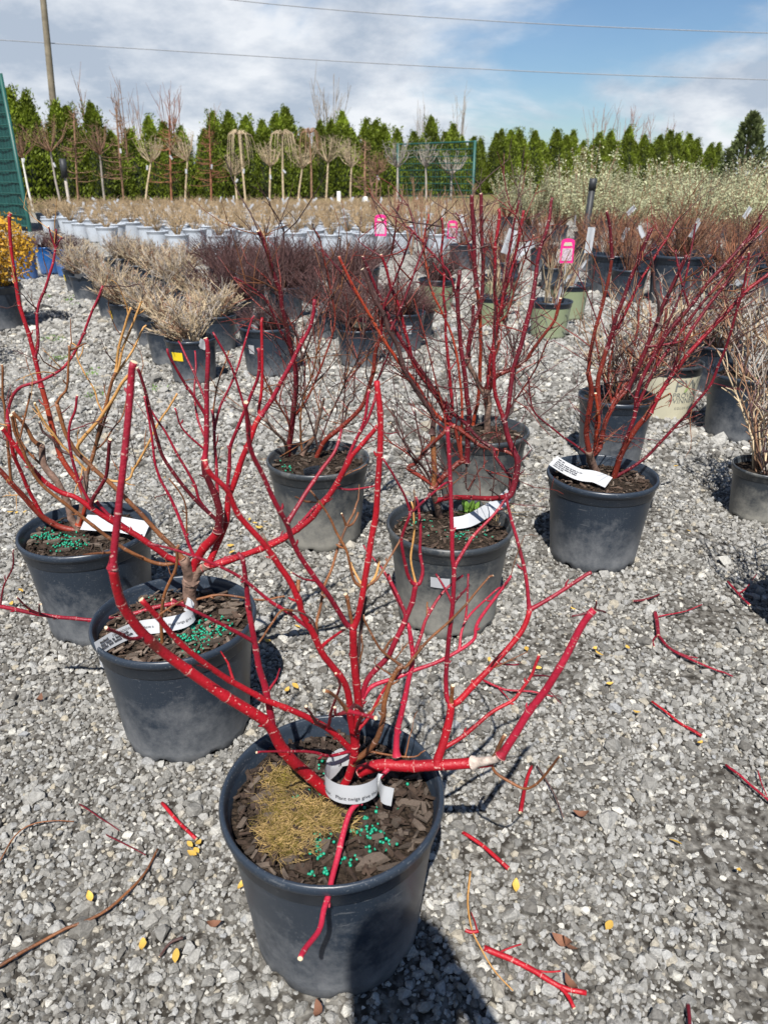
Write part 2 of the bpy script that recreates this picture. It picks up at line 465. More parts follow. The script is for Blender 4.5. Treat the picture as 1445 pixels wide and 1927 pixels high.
def ground_mats():
    m, nt, b, N, L = newmat('ground')
    tc = N('ShaderNodeTexCoord')
    v = N('ShaderNodeTexVoronoi'); v.inputs['Scale'].default_value = 34; v.inputs['Randomness'].default_value = 1
    L(tc.outputs['Object'], v.inputs['Vector'])
    v2 = N('ShaderNodeTexVoronoi'); v2.feature = 'DISTANCE_TO_EDGE'; v2.inputs['Scale'].default_value = 34
    L(tc.outputs['Object'], v2.inputs['Vector'])
    sx = N('ShaderNodeSeparateColor'); L(v.outputs['Color'], sx.inputs[0])
    rp = N('ShaderNodeValToRGB'); e = rp.color_ramp.elements
    e[0].position = 0.0; e[0].color = (0.09, 0.085, 0.075, 1); e[1].position = 1; e[1].color = (0.52, 0.50, 0.45, 1)
    e.new(0.5).color = (0.33, 0.315, 0.285, 1)
    L(sx.outputs[0], rp.inputs[0])
    ed = N('ShaderNodeMapRange'); ed.inputs[1].default_value = 0.0; ed.inputs[2].default_value = 0.12; L(v2.outputs[0], ed.inputs[0])
    mu = N('ShaderNodeMixRGB'); L(ed.outputs[0], mu.inputs[0]); mu.inputs[1].default_value = (0.03, 0.027, 0.023, 1); L(rp.outputs[0], mu.inputs[2])
    # nearer than the stones reach, only the dirt between them is seen
    sp = N('ShaderNodeSeparateXYZ'); L(tc.outputs['Object'], sp.inputs[0])
    nr = N('ShaderNodeMapRange'); nr.inputs[1].default_value = 8.6; nr.inputs[2].default_value = 10.2; L(sp.outputs[1], nr.inputs[0])
    nd = N('ShaderNodeTexNoise'); nd.inputs['Scale'].default_value = 45; nd.inputs['Detail'].default_value = 6; L(tc.outputs['Object'], nd.inputs['Vector'])
    rd = N('ShaderNodeValToRGB'); rd.color_ramp.elements[0].color = (0.035, 0.031, 0.026, 1); rd.color_ramp.elements[1].color = (0.20, 0.19, 0.17, 1)
    rd.color_ramp.elements[0].position = 0.4; rd.color_ramp.elements[1].position = 0.7
    L(nd.outputs[0], rd.inputs[0])
    mx = N('ShaderNodeMixRGB'); L(nr.outputs[0], mx.inputs[0]); L(rd.outputs[0], mx.inputs[1]); L(mu.outputs[0], mx.inputs[2])
    # brown trodden earth far back
    nb = N('ShaderNodeTexNoise'); nb.inputs['Scale'].default_value = 0.35; nb.inputs['Detail'].default_value = 6; L(tc.outputs['Object'], nb.inputs['Vector'])
    fr = N('ShaderNodeMapRange'); fr.inputs[1].default_value = 26; fr.inputs[2].default_value = 34; L(sp.outputs[1], fr.inputs[0])
    eb = N('ShaderNodeValToRGB'); eb.color_ramp.elements[0].color = (0.16, 0.10, 0.05, 1); eb.color_ramp.elements[1].color = (0.10, 0.13, 0.04, 1)
    L(nb.outputs[0], eb.inputs[0])
    m3 = N('ShaderNodeMixRGB'); L(fr.outputs[0], m3.inputs[0]); L(mx.outputs[0], m3.inputs[1]); L(eb.outputs[0], m3.inputs[2])
    L(m3.outputs[0], b.inputs['Base Color'])
    b.inputs['Roughness'].default_value = 0.95; b.inputs['Specular IOR Level'].default_value = 0.1
    bp = N('ShaderNodeBump'); bp.inputs['Strength'].default_value = 0.8; bp.inputs['Distance'].default_value = 0.012
    L(v2.outputs[0], bp.inputs['Height']); L(bp.outputs[0], b.inputs['Normal'])
    # crushed limestone
    m, nt, b, N, L = newmat('stone')
    oi = N('ShaderNodeObjectInfo'); tc = N('ShaderNodeTexCoord')
    rp = N('ShaderNodeValToRGB'); e = rp.color_ramp.elements
    e[0].position = 0; e[0].color = (0.13, 0.12, 0.105, 1); e[1].position = 1; e[1].color = (0.66, 0.635, 0.575, 1)
    for p, c in ((0.2, (0.22, 0.213, 0.196)), (0.5, (0.345, 0.333, 0.306)), (0.8, (0.43, 0.424, 0.403)), (0.87, (0.44, 0.39, 0.30)), (0.91, (0.33, 0.335, 0.34)), (0.95, (0.56, 0.54, 0.48))):
        e.new(p).color = (*c, 1)
    L(oi.outputs['Random'], rp.inputs[0])
    n = N('ShaderNodeTexNoise'); n.inputs['Scale'].default_value = 2.6; n.inputs['Detail'].default_value = 7; n.inputs['Roughness'].default_value = 0.7
    L(tc.outputs['Object'], n.inputs['Vector'])
    mr = N('ShaderNodeMapRange'); mr.inputs[1].default_value = 0.3; mr.inputs[2].default_value = 0.7; mr.inputs[3].default_value = 0.68; mr.inputs[4].default_value = 1.22
    L(n.outputs[0], mr.inputs[0])
    mu = N('ShaderNodeMixRGB'); mu.blend_type = 'MULTIPLY'; mu.inputs[0].default_value = 1; L(rp.outputs[0], mu.inputs[1]); L(mr.outputs[0], mu.inputs[2])
    L(mu.outputs[0], b.inputs['Base Color'])
    b.inputs['Roughness'].default_value = 0.9; b.inputs['Specular IOR Level'].default_value = 0.15
    bp = N('ShaderNodeBump'); bp.inputs['Strength'].default_value = 0.5; bp.inputs['Distance'].default_value = 0.15
    L(n.outputs[0], bp.inputs['Height']); L(bp.outputs[0], b.inputs['Normal'])


ground_mats()
M = MATS

# ------------------------------------------------------------------ ground sheet
rng = random.Random(11)
nr = np.random.RandomState(5)
_g = MB()
_g.add([(-400, -60, 0), (400, -60, 0), (400, 900, 0), (-400, 900, 0)], [(0, 1, 2, 3)], 0, 0, False)
ground = link('ground', _g.mesh('ground', [M['ground']]))
tag(ground, 'grey crushed limestone gravel yard', 'ground', kind='structure')
del ground['category']

POTS = []       # (x, y, base radius) of every pot that stands on the gravel

# ------------------------------------------------------------------ pots
SEG = 64


def lathe(profile, seg=SEG, notch=None):
    mb = MB()
    vs = []
    for (r, z) in profile:
        for k in range(seg):
            a = 2 * math.pi * k / seg
            vs.append((r * math.cos(a), r * math.sin(a), z))
    fs = []
    for i in range(len(profile) - 1):
        for k in range(seg):
            k2 = (k + 1) % seg
            fs.append((i * seg + k, i * seg + k2, (i + 1) * seg + k2, (i + 1) * seg + k))
    if notch:
        for ring, lift in notch:
            for k in range(seg):
                if (k % 8) in (0, 1):
                    x, y, z = vs[ring * seg + k]
                    vs[ring * seg + k] = (x, y, z + lift)
    mb.add(vs, fs)
    return mb


_prof_body = [(0.001, 0.014), (0.140, 0.014), (0.1475, 0.0), (0.1515, 0.003), (0.1535, 0.03), (0.158, 0.08), (0.1635, 0.14), (0.1705, 0.21), (0.1765, 0.262), (0.1775, 0.27)]
_prof_rim = [(0.1765, 0.266), (0.1815, 0.272), (0.1825, 0.297), (0.1875, 0.301), (0.1905, 0.307), (0.1905, 0.314), (0.1885, 0.3195),
             (0.1845, 0.321), (0.1815, 0.318), (0.1795, 0.308), (0.1775, 0.302), (0.177, 0.297), (0.1745, 0.294), (0.174, 0.285), (0.1725, 0.283), (0.172, 0.275), (0.170, 0.272), (0.166, 0.235)]
POT_ME = {}
for k in ('pot_black', 'pot_dusty', 'pot_white', 'pot_blue', 'pot_green', 'pot_cream'):
    mb = lathe(_prof_body, notch=[(2, 0.016), (3, 0.014)])
    body = mb.mesh('pot_body_' + k, [M[k]])
    rim = lathe(_prof_rim).mesh('pot_rim_' + k, [M['pot_black' if k == 'pot_green' else k]])
    POT_ME[k] = (body, rim)


def soil_mesh(seed):
    r_ = random.Random(seed)
    mb = MB(); vs = []; fs = []
    rings, seg = 14, 40
    vs.append((0, 0, 0.010))
    for i in range(1, rings + 1):
        rr = 0.174 * i / rings
        for k in range(seg):
            a = 2 * math.pi * k / seg
            x, y = rr * math.cos(a), rr * math.sin(a)
            z = 0.010 * (1 - (i / rings) ** 2) + 0.010 * mnoise.noise((x * 28 + seed, y * 28, seed)) + 0.006 * mnoise.noise((x * 80, y * 80, seed + 3.0))
            vs.append((x, y, z))
    for k in range(seg):
        fs.append((0, 1 + k, 1 + (k + 1) % seg))
    for i in range(rings - 1):
        for k in range(seg):
            a = 1 + i * seg; k2 = (k + 1) % seg
            fs.append((a + k, a + seg + k, a + seg + k2, a + k2))
    mb.add(vs, fs)
    return mb.mesh('soil', [M['soil']])


SOIL_ME = [soil_mesh(s) for s in (1, 2, 3)]
SOIL_Z = 0.281


def add_pot(root, D=0.38, Hh=0.321, mat='pot_black', soil=True, drop=0.0):
    """pot (> rim) and soil under a plant's root"""
    s, sz = D / 0.38, Hh / 0.321
    b, r_ = POT_ME[mat]
    p = link('pot', b, root)
    p.scale = (s, s * rng.uniform(0.985, 1.015), sz)
    p.rotation_euler = (0, 0, rng.uniform(0, 6.28))
    link('rim', r_, p)
    if soil:
        so = link('soil', rng.choice(SOIL_ME), root)
        so.scale = (s * 0.995, s * 0.995, sz)
        so.location = (0, 0, (SOIL_Z - drop) * sz)
        so.rotation_euler = (0, 0, rng.uniform(0, 6.28))
    POTS.append((root.location.x, root.location.y, 0.145 * s))
    return p


def place(l, r, by, Hh=None):
    """pot centre on the ground and its diameter from the rim's two edges and the foot's lowest pixel"""
    D = 0.36
    for _ in range(6):
        g, _t = at_z((l + r) / 2, by, 0)
        Y = g.y + 0.39 * D
        h = Hh or 0.845 * D
        # find x and depth of the rim centre at distance Y, height h
        t = (Y * _cp + (CAM_H - h) * _sp)
        x = ((l + r) / 2 - PW_ / 2) / F_PX * t
        D = (r - l) * t / F_PX
    return x, Y, D, (Hh or 0.845 * D)


def sticker(root, D, Hh, ang, half, z0, z1, mat, name='label', rows=1, lift=0.0012):
    """a paper label following the pot's wall; ang is measured from the direction facing the viewer"""
    s, sz = D / 0.38, Hh / 0.321
    mb = MB(); vs = []; fs = []
    n = 10
    for j in range(2):
        z = z0 if j == 0 else z1
        zz = z / sz
        for (ra, za), (rb, zb) in zip(_prof_body[3:], _prof_body[4:]):
            if za <= zz <= zb:
                rad = (ra + (rb - ra) * (zz - za) / (zb - za)) * s * 1.012 + lift
        for i in range(n + 1):
            a = -math.pi / 2 + ang + half * (2 * i / n - 1)
            vs.append((rad * math.cos(a), rad * math.sin(a), z))
    for i in range(n):
        fs.append((i, i + 1, n + 1 + i + 1, n + 1 + i))
    mb.add(vs, fs)
    return link(name, mb.mesh(name, [M[mat]]), root)


def text_mesh(body, size, align='CENTER', spacing=1.0):
    cu = bpy.data.curves.new('t', 'FONT')
    cu.body = body; cu.size = size; cu.align_x = align; cu.resolution_u = 3; cu.space_character = spacing
    ob = bpy.data.objects.new('t', cu)
    COL.objects.link(ob)
    dg = bpy.context.evaluated_depsgraph_get()
    me = bpy.data.meshes.new_from_object(ob.evaluated_get(dg))
    vs = [v.co.copy() for v in me.vertices]
    fs = [tuple(p.vertices) for p in me.polygons]
    bpy.data.objects.remove(ob); bpy.data.curves.remove(cu); bpy.data.meshes.remove(me)
    return vs, fs


def word_bars(body, size):
    """print too small to read: one dark bar per word, '#5 3 7' gives the word lengths"""
    vs = []; fs = []; x = 0.0
    for w in body[1:].split():
        for k in range(int(w)):
            b = len(vs); c = size * .42; h = size * (.62 if k % 3 else .8)
            vs += [Vector((x, 0, 0)), Vector((x + c * .8, 0, 0)), Vector((x + c * .8, h, 0)), Vector((x, h, 0))]
            fs.append((b, b + 1, b + 2, b + 3)); x += c
        x += size * .45
    return vs, fs


def pot_text(root, D, Hh, ang, z, body, size, mat, name='lettering', spacing=1.0, lift=0.003):
    s, sz = D / 0.38, Hh / 0.321
    vs, fs = text_mesh(body, size, spacing=spacing)
    out = []
    for v in vs:
        zz = (z + v.y) / sz
        rad = 0.17
        for (ra, za), (rb, zb) in zip(_prof_body[3:], _prof_body[4:]):
            if za <= zz <= zb:
                rad = ra + (rb - ra) * (zz - za) / (zb - za)
        rad = rad * s * 1.012 + lift
        a = -math.pi / 2 + ang + v.x / rad
        out.append((rad * math.cos(a), rad * math.sin(a), z + v.y))
    mb = MB(); mb.add(out, fs, 0, 0, False)
    return link(name, mb.mesh(name, [M[mat]]), root)


def ribbon(root, pts, width, wdir, name='plant_tag', mat='paper', lines=(), curl=0.0):
    """a paper strip: centre line pts (world), width along wdir; lines = (u0, v, size, text)"""
    C = smooth_line(pts, 5)
    L_ = [0.0]
    for a, b in zip(C, C[1:]): L_.append(L_[-1] + (b - a).length)
    W = Vector(wdir).normalized()
    o0 = root.location

    def S(u, v, off=0.0):
        u = max(0, min(L_[-1] - 1e-6, u))
        i = max(k for k in range(len(L_) - 1) if L_[k] <= u)
        f = (u - L_[i]) / (L_[i + 1] - L_[i])
        t = (C[i + 1] - C[i]).normalized()
        w = (W - t * W.dot(t)).normalized()
        n = t.cross(w)
        if n.dot(Vector((0, 0, CAM_H)) - C[i]) < 0: n = -n
        return C[i].lerp(C[i + 1], f) + w * v + n * (off - curl * v * v) - o0
    mb = MB(); vs = []; fs = []
    n = len(C) * 2
    for k in range(n + 1):
        u = L_[-1] * k / n
        vs += [S(u, -width / 2), S(u, 0), S(u, width / 2)]
    for k in range(n):
        a = k * 3
        fs += [(a, a + 1, a + 4, a + 3), (a + 1, a + 2, a + 5, a + 4)]
    mb.add(vs, fs)
    o = link(name, mb.mesh(name, [M[mat]]), root)
    for (u0, v0, size, body) in lines:
        tv, tf = word_bars(body, size) if body[0] == '#' else text_mesh(body, size, 'LEFT')
        m2 = MB()
        m2.add([S(u0 + p.x, v0 + p.y, 0.0022) for p in tv], tf, 0, 0, False)
        link('lettering', m2.mesh('lettering', [M['ink']]), o)
    return o


# ------------------------------------------------------------------ generic shrub meshes
def shrub_mesh(name, seed, n, h, spread, rad, mats, side=2, sides=3, base=0.04, wob=0.25, arch=0.3, sidelen=0.3, minh=0.6):
    r_ = random.Random(seed)
    mb = MB()
    for i in range(n):
        az = r_.uniform(0, 6.283)
        out = spread * math.sqrt(r_.uniform(0.0, 1.0))
        top = h * r_.uniform(minh, 1.0) * (1 - arch * (out / spread) ** 2)
        b = Vector((math.cos(az), math.sin(az), 0))
        s = b * base * r_.uniform(0.2, 1) + Vector((0, 0, -0.01))
        e = b * out + Vector((0, 0, top))
        q = Vector((-b.y, b.x, 0))
        m1 = s.lerp(e, 0.33) + q * r_.gauss(0, wob * 0.12 * h) + Vector((0, 0, h * 0.04))
        m2 = s.lerp(e, 0.68) + q * r_.gauss(0, wob * 0.15 * h) + b * r_.uniform(-0.05, 0.02) * h
        e = e + q * r_.gauss(0, wob * 0.1 * h)
        P = [s, m1, m2, e]
        rr = rad * r_.uniform(0.7, 1.25)
        mi = r_.randrange(len(mats))
        mb.tube(P, [rr, rr * 0.85, rr * 0.7, rr * 0.5], sides, mi, None)
        for k in range(side):
            t = r_.uniform(0.25, 0.95)
            p = (m1.lerp(m2, (t - .33) / .35) if t < .68 and t > .33 else (s.lerp(m1, t / .33) if t <= .33 else m2.lerp(e, (t - .68) / .32)))
            d = (e - s).normalized()
            dv = (d + Vector((r_.gauss(0, .55), r_.gauss(0, .55), r_.gauss(0.1, .3)))).normalized()
            ln = h * sidelen * r_.uniform(0.4, 1.0)
            mb.tube([p, p + dv * ln * 0.5 + Vector((0, 0, ln * .05)), p + dv * ln], [rr * .65, rr * .55, rr * .4], 3, mi, None)
    return mb.mesh(name, mats)


def leaf_quads(mb, pts, size, r_, mat=0, up=0.4, asp=0.55, nrm=None):
    for i, p in enumerate(pts):
        d = Vector((r_.gauss(0, 1), r_.gauss(0, 1), r_.gauss(up, 1))).normalized()
        if nrm is not None:
            d = (d * 0.8 + nrm[i]).normalized()
        w = d.cross(Vector((r_.gauss(0, 1), r_.gauss(0, 1), r_.gauss(0, 1)))).normalized()
        s = size * r_.uniform(0.6, 1.3)
        p = Vector(p)
        mb.add([p, p + d * s * .5 + w * s * asp * .5, p + d * s, p + d * s * .5 - w * s * asp * .5], [(0, 1, 2, 3)], mat, 0, False)


# ------------------------------------------------------------------ the background, far to near
# utility pole and overhead lines
def line_px(pts, Y):
    return [at_y(x, y, Y)[0] for x, y in pts]


pl = line_px([(69, -130), (82, 0), (92, 107), (103, 215)], 43)
dirp = (pl[3] - pl[1]).normalized()
foot = pl[3] + dirp * (pl[3].z / -dirp.z)
mb = MB(); mb.tube([foot - Vector((0, 0, .2)), pl[3], pl[1], pl[0]], [0.19, 0.17, 0.145, 0.135], 12, 0, 0)
pole = link('utility_pole', mb.mesh('utility_pole', [M['pole_wood']]))
tag(pole, 'tall leaning wooden utility pole behind the evergreen hedge', 'pole')
for pts, lab in (([(300, -22), (440, 0), (722, 26), (1080, 48), (1445, 62), (1700, 66)], 'upper thin overhead power line crossing the sky'),
                 ([(-250, 58), (0, 75), (362, 98), (722, 120), (1080, 138), (1445, 150), (1700, 156)], 'lower thin overhead power line crossing the sky')):
    mb = MB(); mb.tube(smooth_line(line_px(pts, 43.4), 5), 0.022, 6, 0, None)
    tag(link('power_line', mb.mesh('power_line', [M['wire']])), lab, 'power line')


# evergreen hedge: every tree its own
def thuja_mesh(seed):
    r_ = random.Random(seed)
    Hh = 3.9; mb = MB(); pts = []; nrm = []

    def prof(t):
        return (0.78 * (1 - t) ** 0.86 * (0.85 + 0.75 * t)) * (0.9 if t < .1 else 1.0)
    lob = [r_.uniform(0, 6.28) for _ in range(6)]
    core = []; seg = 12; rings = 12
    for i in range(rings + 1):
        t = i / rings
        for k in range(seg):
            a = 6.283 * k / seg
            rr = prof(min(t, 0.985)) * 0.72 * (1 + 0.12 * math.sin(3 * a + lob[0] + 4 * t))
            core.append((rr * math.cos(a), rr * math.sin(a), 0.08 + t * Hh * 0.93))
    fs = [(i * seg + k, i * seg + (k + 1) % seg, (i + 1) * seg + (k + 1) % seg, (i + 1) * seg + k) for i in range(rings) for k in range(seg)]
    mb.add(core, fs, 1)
    for i in range(5200):
        t = r_.random() ** 0.9
        a = r_.uniform(0, 6.283)
        rr = prof(t) * (0.66 + 0.40 * r_.random()) * (1 + 0.12 * math.sin(3 * a + lob[0] + 2 * t) + 0.10 * math.sin(7 * a + lob[1] - 3 * t) + 0.05 * math.sin(17 * t + lob[2] + a))
        pts.append((rr * math.cos(a), rr * math.sin(a), 0.05 + t * Hh * r_.uniform(0.985, 1.015)))
        nrm.append(Vector((math.cos(a) * .45, math.sin(a) * .45, 1.3)))
    # a few leaders breaking the outline at the top
    for k in range(5):
        a = r_.uniform(0, 6.28); o = r_.uniform(0.0, 0.28); hh = Hh * r_.uniform(0.93, 1.07)
        for j in range(46):
            f = j / 46
            z = hh - 0.75 * f
            pts.append((o * math.cos(a) + r_.gauss(0, .025 + .11 * f), o * math.sin(a) + r_.gauss(0, .025 + .11 * f), z)); nrm.append(Vector((0, 0, 1)))
    leaf_quads(mb, pts, 0.13, r_, 0, 0.6, 0.36, nrm)
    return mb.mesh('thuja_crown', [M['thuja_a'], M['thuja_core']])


THUJA = [thuja_mesh(s) for s in (3, 8, 21, 34)]
mb = MB(); mb.tube([(0, 0, -.1), (0, 0, 1.4)], [0.07, 0.05], 7, 0, None)
THUJA_TRUNK = mb.mesh('thuja_trunk', [M['bark']])
hrng = random.Random(77)
HA, HB = Vector((-21.0, 33.5, 0)), Vector((31.0, 76.0, 0))
_n = 74
for i in range(_n):
    t = i / (_n - 1)
    p = HA.lerp(HB, t) + Vector((hrng.gauss(0, .15), hrng.gauss(0, .25), 0))
    o = empty('arborvitae_tree', p, hrng.uniform(0, 6.28))
    s = hrng.uniform(0.84, 1.16)
    c = link('crown', THUJA[i % 4] if hrng.random() < .6 else hrng.choice(THUJA), o)
    c.scale = (s * hrng.uniform(1.3, 1.6), s * 1.4, s * hrng.uniform(.92, 1.06))
    link('trunk', THUJA_TRUNK, o)
    tag(o, 'green columnar arborvitae tree in the long hedge behind the nursery', 'tree', 'arborvitae trees of the hedge')


# bare trees taller than the hedge, behind it
def bare_tree_mesh(seed, h, spread, n, rad, mat, fork=4):
    r_ = random.Random(seed)
    mb = MB()
    for i in range(n):
        az = r_.uniform(0, 6.28); o = spread * r_.uniform(.2, 1)
        e = Vector((math.cos(az) * o, math.sin(az) * o, h * r_.uniform(.75, 1)))
        s = Vector((0, 0, 0))
        m = s.lerp(e, .5) + Vector((r_.gauss(0, .06 * h * .3), r_.gauss(0, .06 * h * .3), 0))
        mb.tube([s, m, e], [rad, rad * .6, rad * .25], 4, 0, None)
        for k in range(fork):
            t = r_.uniform(.35, .95)
            p = s.lerp(m, t * 2) if t < .5 else m.lerp(e, t * 2 - 1)
            d = ((e - s).normalized() + Vector((r_.gauss(0, .35), r_.gauss(0, .35), r_.gauss(.1, .2)))).normalized()
            ln = h * r_.uniform(.08, .22)
            mb.tube([p, p + d * ln * .5 + Vector((0, 0, .03)), p + d * ln + Vector((0, 0, ln * .15))], [rad * .4, rad * .3, rad * .15], 3, 0, None)
    return mb.mesh('bare_branches', [M[mat]])


def far_tree(px, top, Y, spread, n, rad, mat, seed, label, name='bare_tree', fork=5):
    p, t = at_y(px, top, Y)
    o = empty(name, (p.x, Y, 0))
    link('branches', bare_tree_mesh(seed, p.z, spread, n, rad, mat, fork), o)
    tag(o, label, 'tree')
    return o


far_tree(615, 138, 56, 1.7, 14, .055, 'twig_grey', 5, 'tall bare multi-stemmed grey tree rising above the middle of the hedge')
far_tree(146, 140, 40, .35, 3, .04, 'twig_brown', 6, 'thin bare brown tree rising above the hedge beside the utility pole')
far_tree(216, 142, 40, .45, 4, .04, 'twig_brown', 7, 'slender bare tree with a crooked tip above the hedge')
far_tree(305, 168, 42, 1.5, 10, .035, 'twig_rust', 8, 'bare twiggy brown tree topping the hedge by the reddish saplings', fork=8)
far_tree(250, 178, 43, 1.4, 9, .03, 'twig_brown', 19, 'low bare twiggy tree crown just above the hedge', fork=8)
far_tree(398, 185, 43, .6, 4, .03, 'twig_brown', 9, 'wispy bare sapling tip above the hedge')
for k, (px, top) in enumerate(((797, 180), (870, 168), (1135, 190), (1180, 210), (1207, 195), (1245, 215))):
    o = far_tree(px, top, 74 if px > 1000 else 60, 1.5 if px > 1000 else .9, 8, .04, 'twig_rust' if px > 1000 else 'twig_grey', 30 + k, 'bare upright twiggy tree behind the low end of the hedge' if px > 1000 else 'wispy bare tree behind the hedge near the green fence panel')
    o['group'] = 'bare trees behind the low end of the hedge' if px > 1000 else 'bare trees near the green fence panel'
# big dark conifer on the right
c, _ = at_y(1417, 216, 24)
r_ = random.Random(4); mb = MB(); pts = []; nrm = []
for i in range(3900):
    t = r_.random()
    a = r_.uniform(0, 6.28)
    rr = 1.0 * (1 - t) ** .75 * (0.55 + .5 * r_.random()) * (1 + .22 * math.sin(4 * a + 9 * t) + .15 * math.sin(23 * t))
    pts.append((rr * math.cos(a), rr * math.sin(a), .25 + t * (c.z - .25))); nrm.append(Vector((math.cos(a), math.sin(a), .7)))
leaf_quads(mb, pts, 0.15, r_, 0, .4, .5, nrm)
conif = empty('conifer_tree', (c.x, 24, 0))
link('crown', mb.mesh('conifer_crown', [M['conifer']]), conif)
mb = MB(); mb.tube([(0, 0, -.05), (0, 0, c.z * .9)], [.09, .03], 8, 0, None)
link('trunk', mb.mesh('trunk', [M['bark']]), conif)
tag(conif, 'dark green bushy conifer standing above the pale leafing shrubs', 'tree')


# young standard trees lined up in front of the hedge
def standard_tree(px, base, top, kind, label, Y=31.0, lean=0, mat='twig_tan', seed=0, group=None):
    r_ = random.Random(seed * 7 + 3)
    b, _ = at_y(px, base, Y); tp, t = at_y(px + lean, top, Y)
    root = empty('sapling_tree', (b.x, Y, 0))
    h = tp.z
    lx = tp.x - b.x
    fork = h * (.62 if kind in ('vase', 'ball') else .93)
    mb = MB()
    mb.tube([(0, 0, -.05), (lx * .4 + r_.gauss(0, .02), 0, fork * .5), (lx * .85, 0, fork)], [.045, .04, .03], 7, 0, None)
    link('trunk', mb.mesh('trunk', [M[mat]]), root)
    mb = MB(); f = Vector((lx * .85, 0, fork))
    tw = 'twig_brown' if kind == 'vase' else mat
    if kind in ('vase', 'ball'):
        for i in range(26):
            az = r_.uniform(0, 6.28); o = (h - fork) * r_.uniform(.15, .75)
            e = f + Vector((math.cos(az) * o, math.sin(az) * o, (h - fork) * r_.uniform(.45, 1)))
            m = f.lerp(e, .5) + Vector((math.cos(az) * o * .15, math.sin(az) * o * .15, -.03))
            mb.tube([f, m, e], [.016, .012, .006], 4, 0, None)
            for k in range(4):
                p = m.lerp(e, r_.random()); d = Vector((r_.gauss(0, 1), r_.gauss(0, 1), abs(r_.gauss(.6, .6)))).normalized() * r_.uniform(.1, .3)
                mb.tube([p, p + d], [.006, .004], 3, 0, None)
    elif kind == 'weep':
        for i in range(24):
            az = r_.uniform(0, 6.28); o = r_.uniform(.25, .6)
            up = r_.uniform(.05, .2); dr = r_.uniform(.5, 1.15)
            d = Vector((math.cos(az), math.sin(az), 0))
            mb.tube([f, f + d * o * .4 + Vector((0, 0, up)), f + d * o * .8 + Vector((0, 0, up * .3)), f + d * o + Vector((0, 0, -dr * .5)), f + d * o * 1.05 + Vector((0, 0, -dr))],
                    [.014, .012, .010, .008, .005], 4, 0, None)
    else:   # layered, bare conifer-like
        for i in range(44):
            z = h * r_.uniform(.28, .98); az = r_.uniform(0, 6.28); o = (h - z) * .32 + .15
            p = Vector((lx * .85 * z / fork, 0, z)); d = Vector((math.cos(az), math.sin(az), 0))
            e = p + d * o + Vector((0, 0, r_.uniform(-.05, .2)))
            mb.tube([p, p.lerp(e, .5) + Vector((0, 0, -.04)), e], [.014, .010, .005], 4, 0, None)
            for k in range(3):
                q = p.lerp(e, r_.uniform(.3, 1)); mb.tube([q, q + Vector((r_.gauss(0, .1), r_.gauss(0, .1), r_.uniform(.0, .14)))], [.006, .004], 3, 0, None)
        mb.tube([(lx * .85 * h * .28 / fork, 0, h * .27), f, (lx, 0, h)], [.03, .026, .008], 6, 0, None)
    link('branches', mb.mesh('branches', [M[tw]]), root)
    if kind == 'green':
        pass
    if r_.random() < .6:
        z = h * r_.uniform(.42, .6)
        mb = MB(); mb.box((lx * .5 + .05, -.05, z), (.07, .012, .16), Matrix.Rotation(r_.uniform(-.8, .8), 3, 'Y'), 0)
        link('hang_tag', mb.mesh('hang_tag', [M['paper']]), root)
    tag(root, label, 'tree', group)
    return root


_st = [
    (60, 380, 235, 'vase', -30, 'stake_white'), (115, 378, 215, 'vase', -32, 'twig_grey'), (197, 380, 225, 'vase', -17, 'twig_grey'),
    (146, 380, 205, 'layer', -5, 'twig_brown'), (233, 380, 190, 'layer', -14, 'twig_brown'),
    (270, 380, 250, 'ball', 12, 'twig_tan'), (322, 380, 215, 'layer', -2, 'twig_rust'), (346, 380, 245, 'ball', 4, 'twig_tan'),
    (397, 380, 235, 'layer', -2, 'twig_rust'), (463, 378, 243, 'weep', -14, 'twig_tan'), (447, 378, 290, 'ball', -8, 'twig_tan'),
    (506, 380, 262, 'ball', 1, 'twig_tan'), (533, 380, 242, 'weep', -1, 'twig_tan'), (559, 380, 268, 'ball', 10, 'twig_tan'),
    (586, 380, 240, 'weep', -3, 'twig_brown'), (612, 380, 250, 'ball', 5, 'twig_tan'), (660, 382, 262, 'ball', 1, 'twig_tan'),
    (688, 384, 262, 'layer', -1, 'twig_brown'), (708, 384, 285, 'ball', 2, 'twig_brown'), (745, 388, 262, 'ball', 4, 'twig_grey'),
    (802, 360, 262, 'ball', 0, 'twig_grey'), (850, 360, 282, 'ball', 1, 'twig_grey')]
_lab = {'vase': 'young bare tree with reddish vase-shaped twigs before the hedge', 'layer': 'young tree with rust brown whorled bare branches before the hedge',
        'ball': 'slim young tree with a small bare round crown before the hedge', 'weep': 'grafted weeping sapling with drooping bare twigs before the hedge'}
for i, (px, b_, t_, k_, ln, mt) in enumerate(_st):
    standard_tree(px, b_, t_, k_, _lab[k_], 31.0 if px < 650 else 29.0, ln, mt, i + 1, 'young trees lined up before the hedge: ' + k_)
for i, (px, b_, t_, w) in enumerate(((638, 386, 360, .06), (688, 388, 370, .07))):
    p0, _ = at_y(px, b_, 27); p1, _ = at_y(px, t_, 27)
    mb = MB(); mb.tube([(p0.x, 27, 0), (p0.x, 27, p1.z)], w, 8, 0, 0)
    tag(link('white_stake', mb.mesh('white_stake', [M['stake_white']])), 'short white stake standing among the far tan shrubs', 'stake', 'white stakes among the far shrubs')


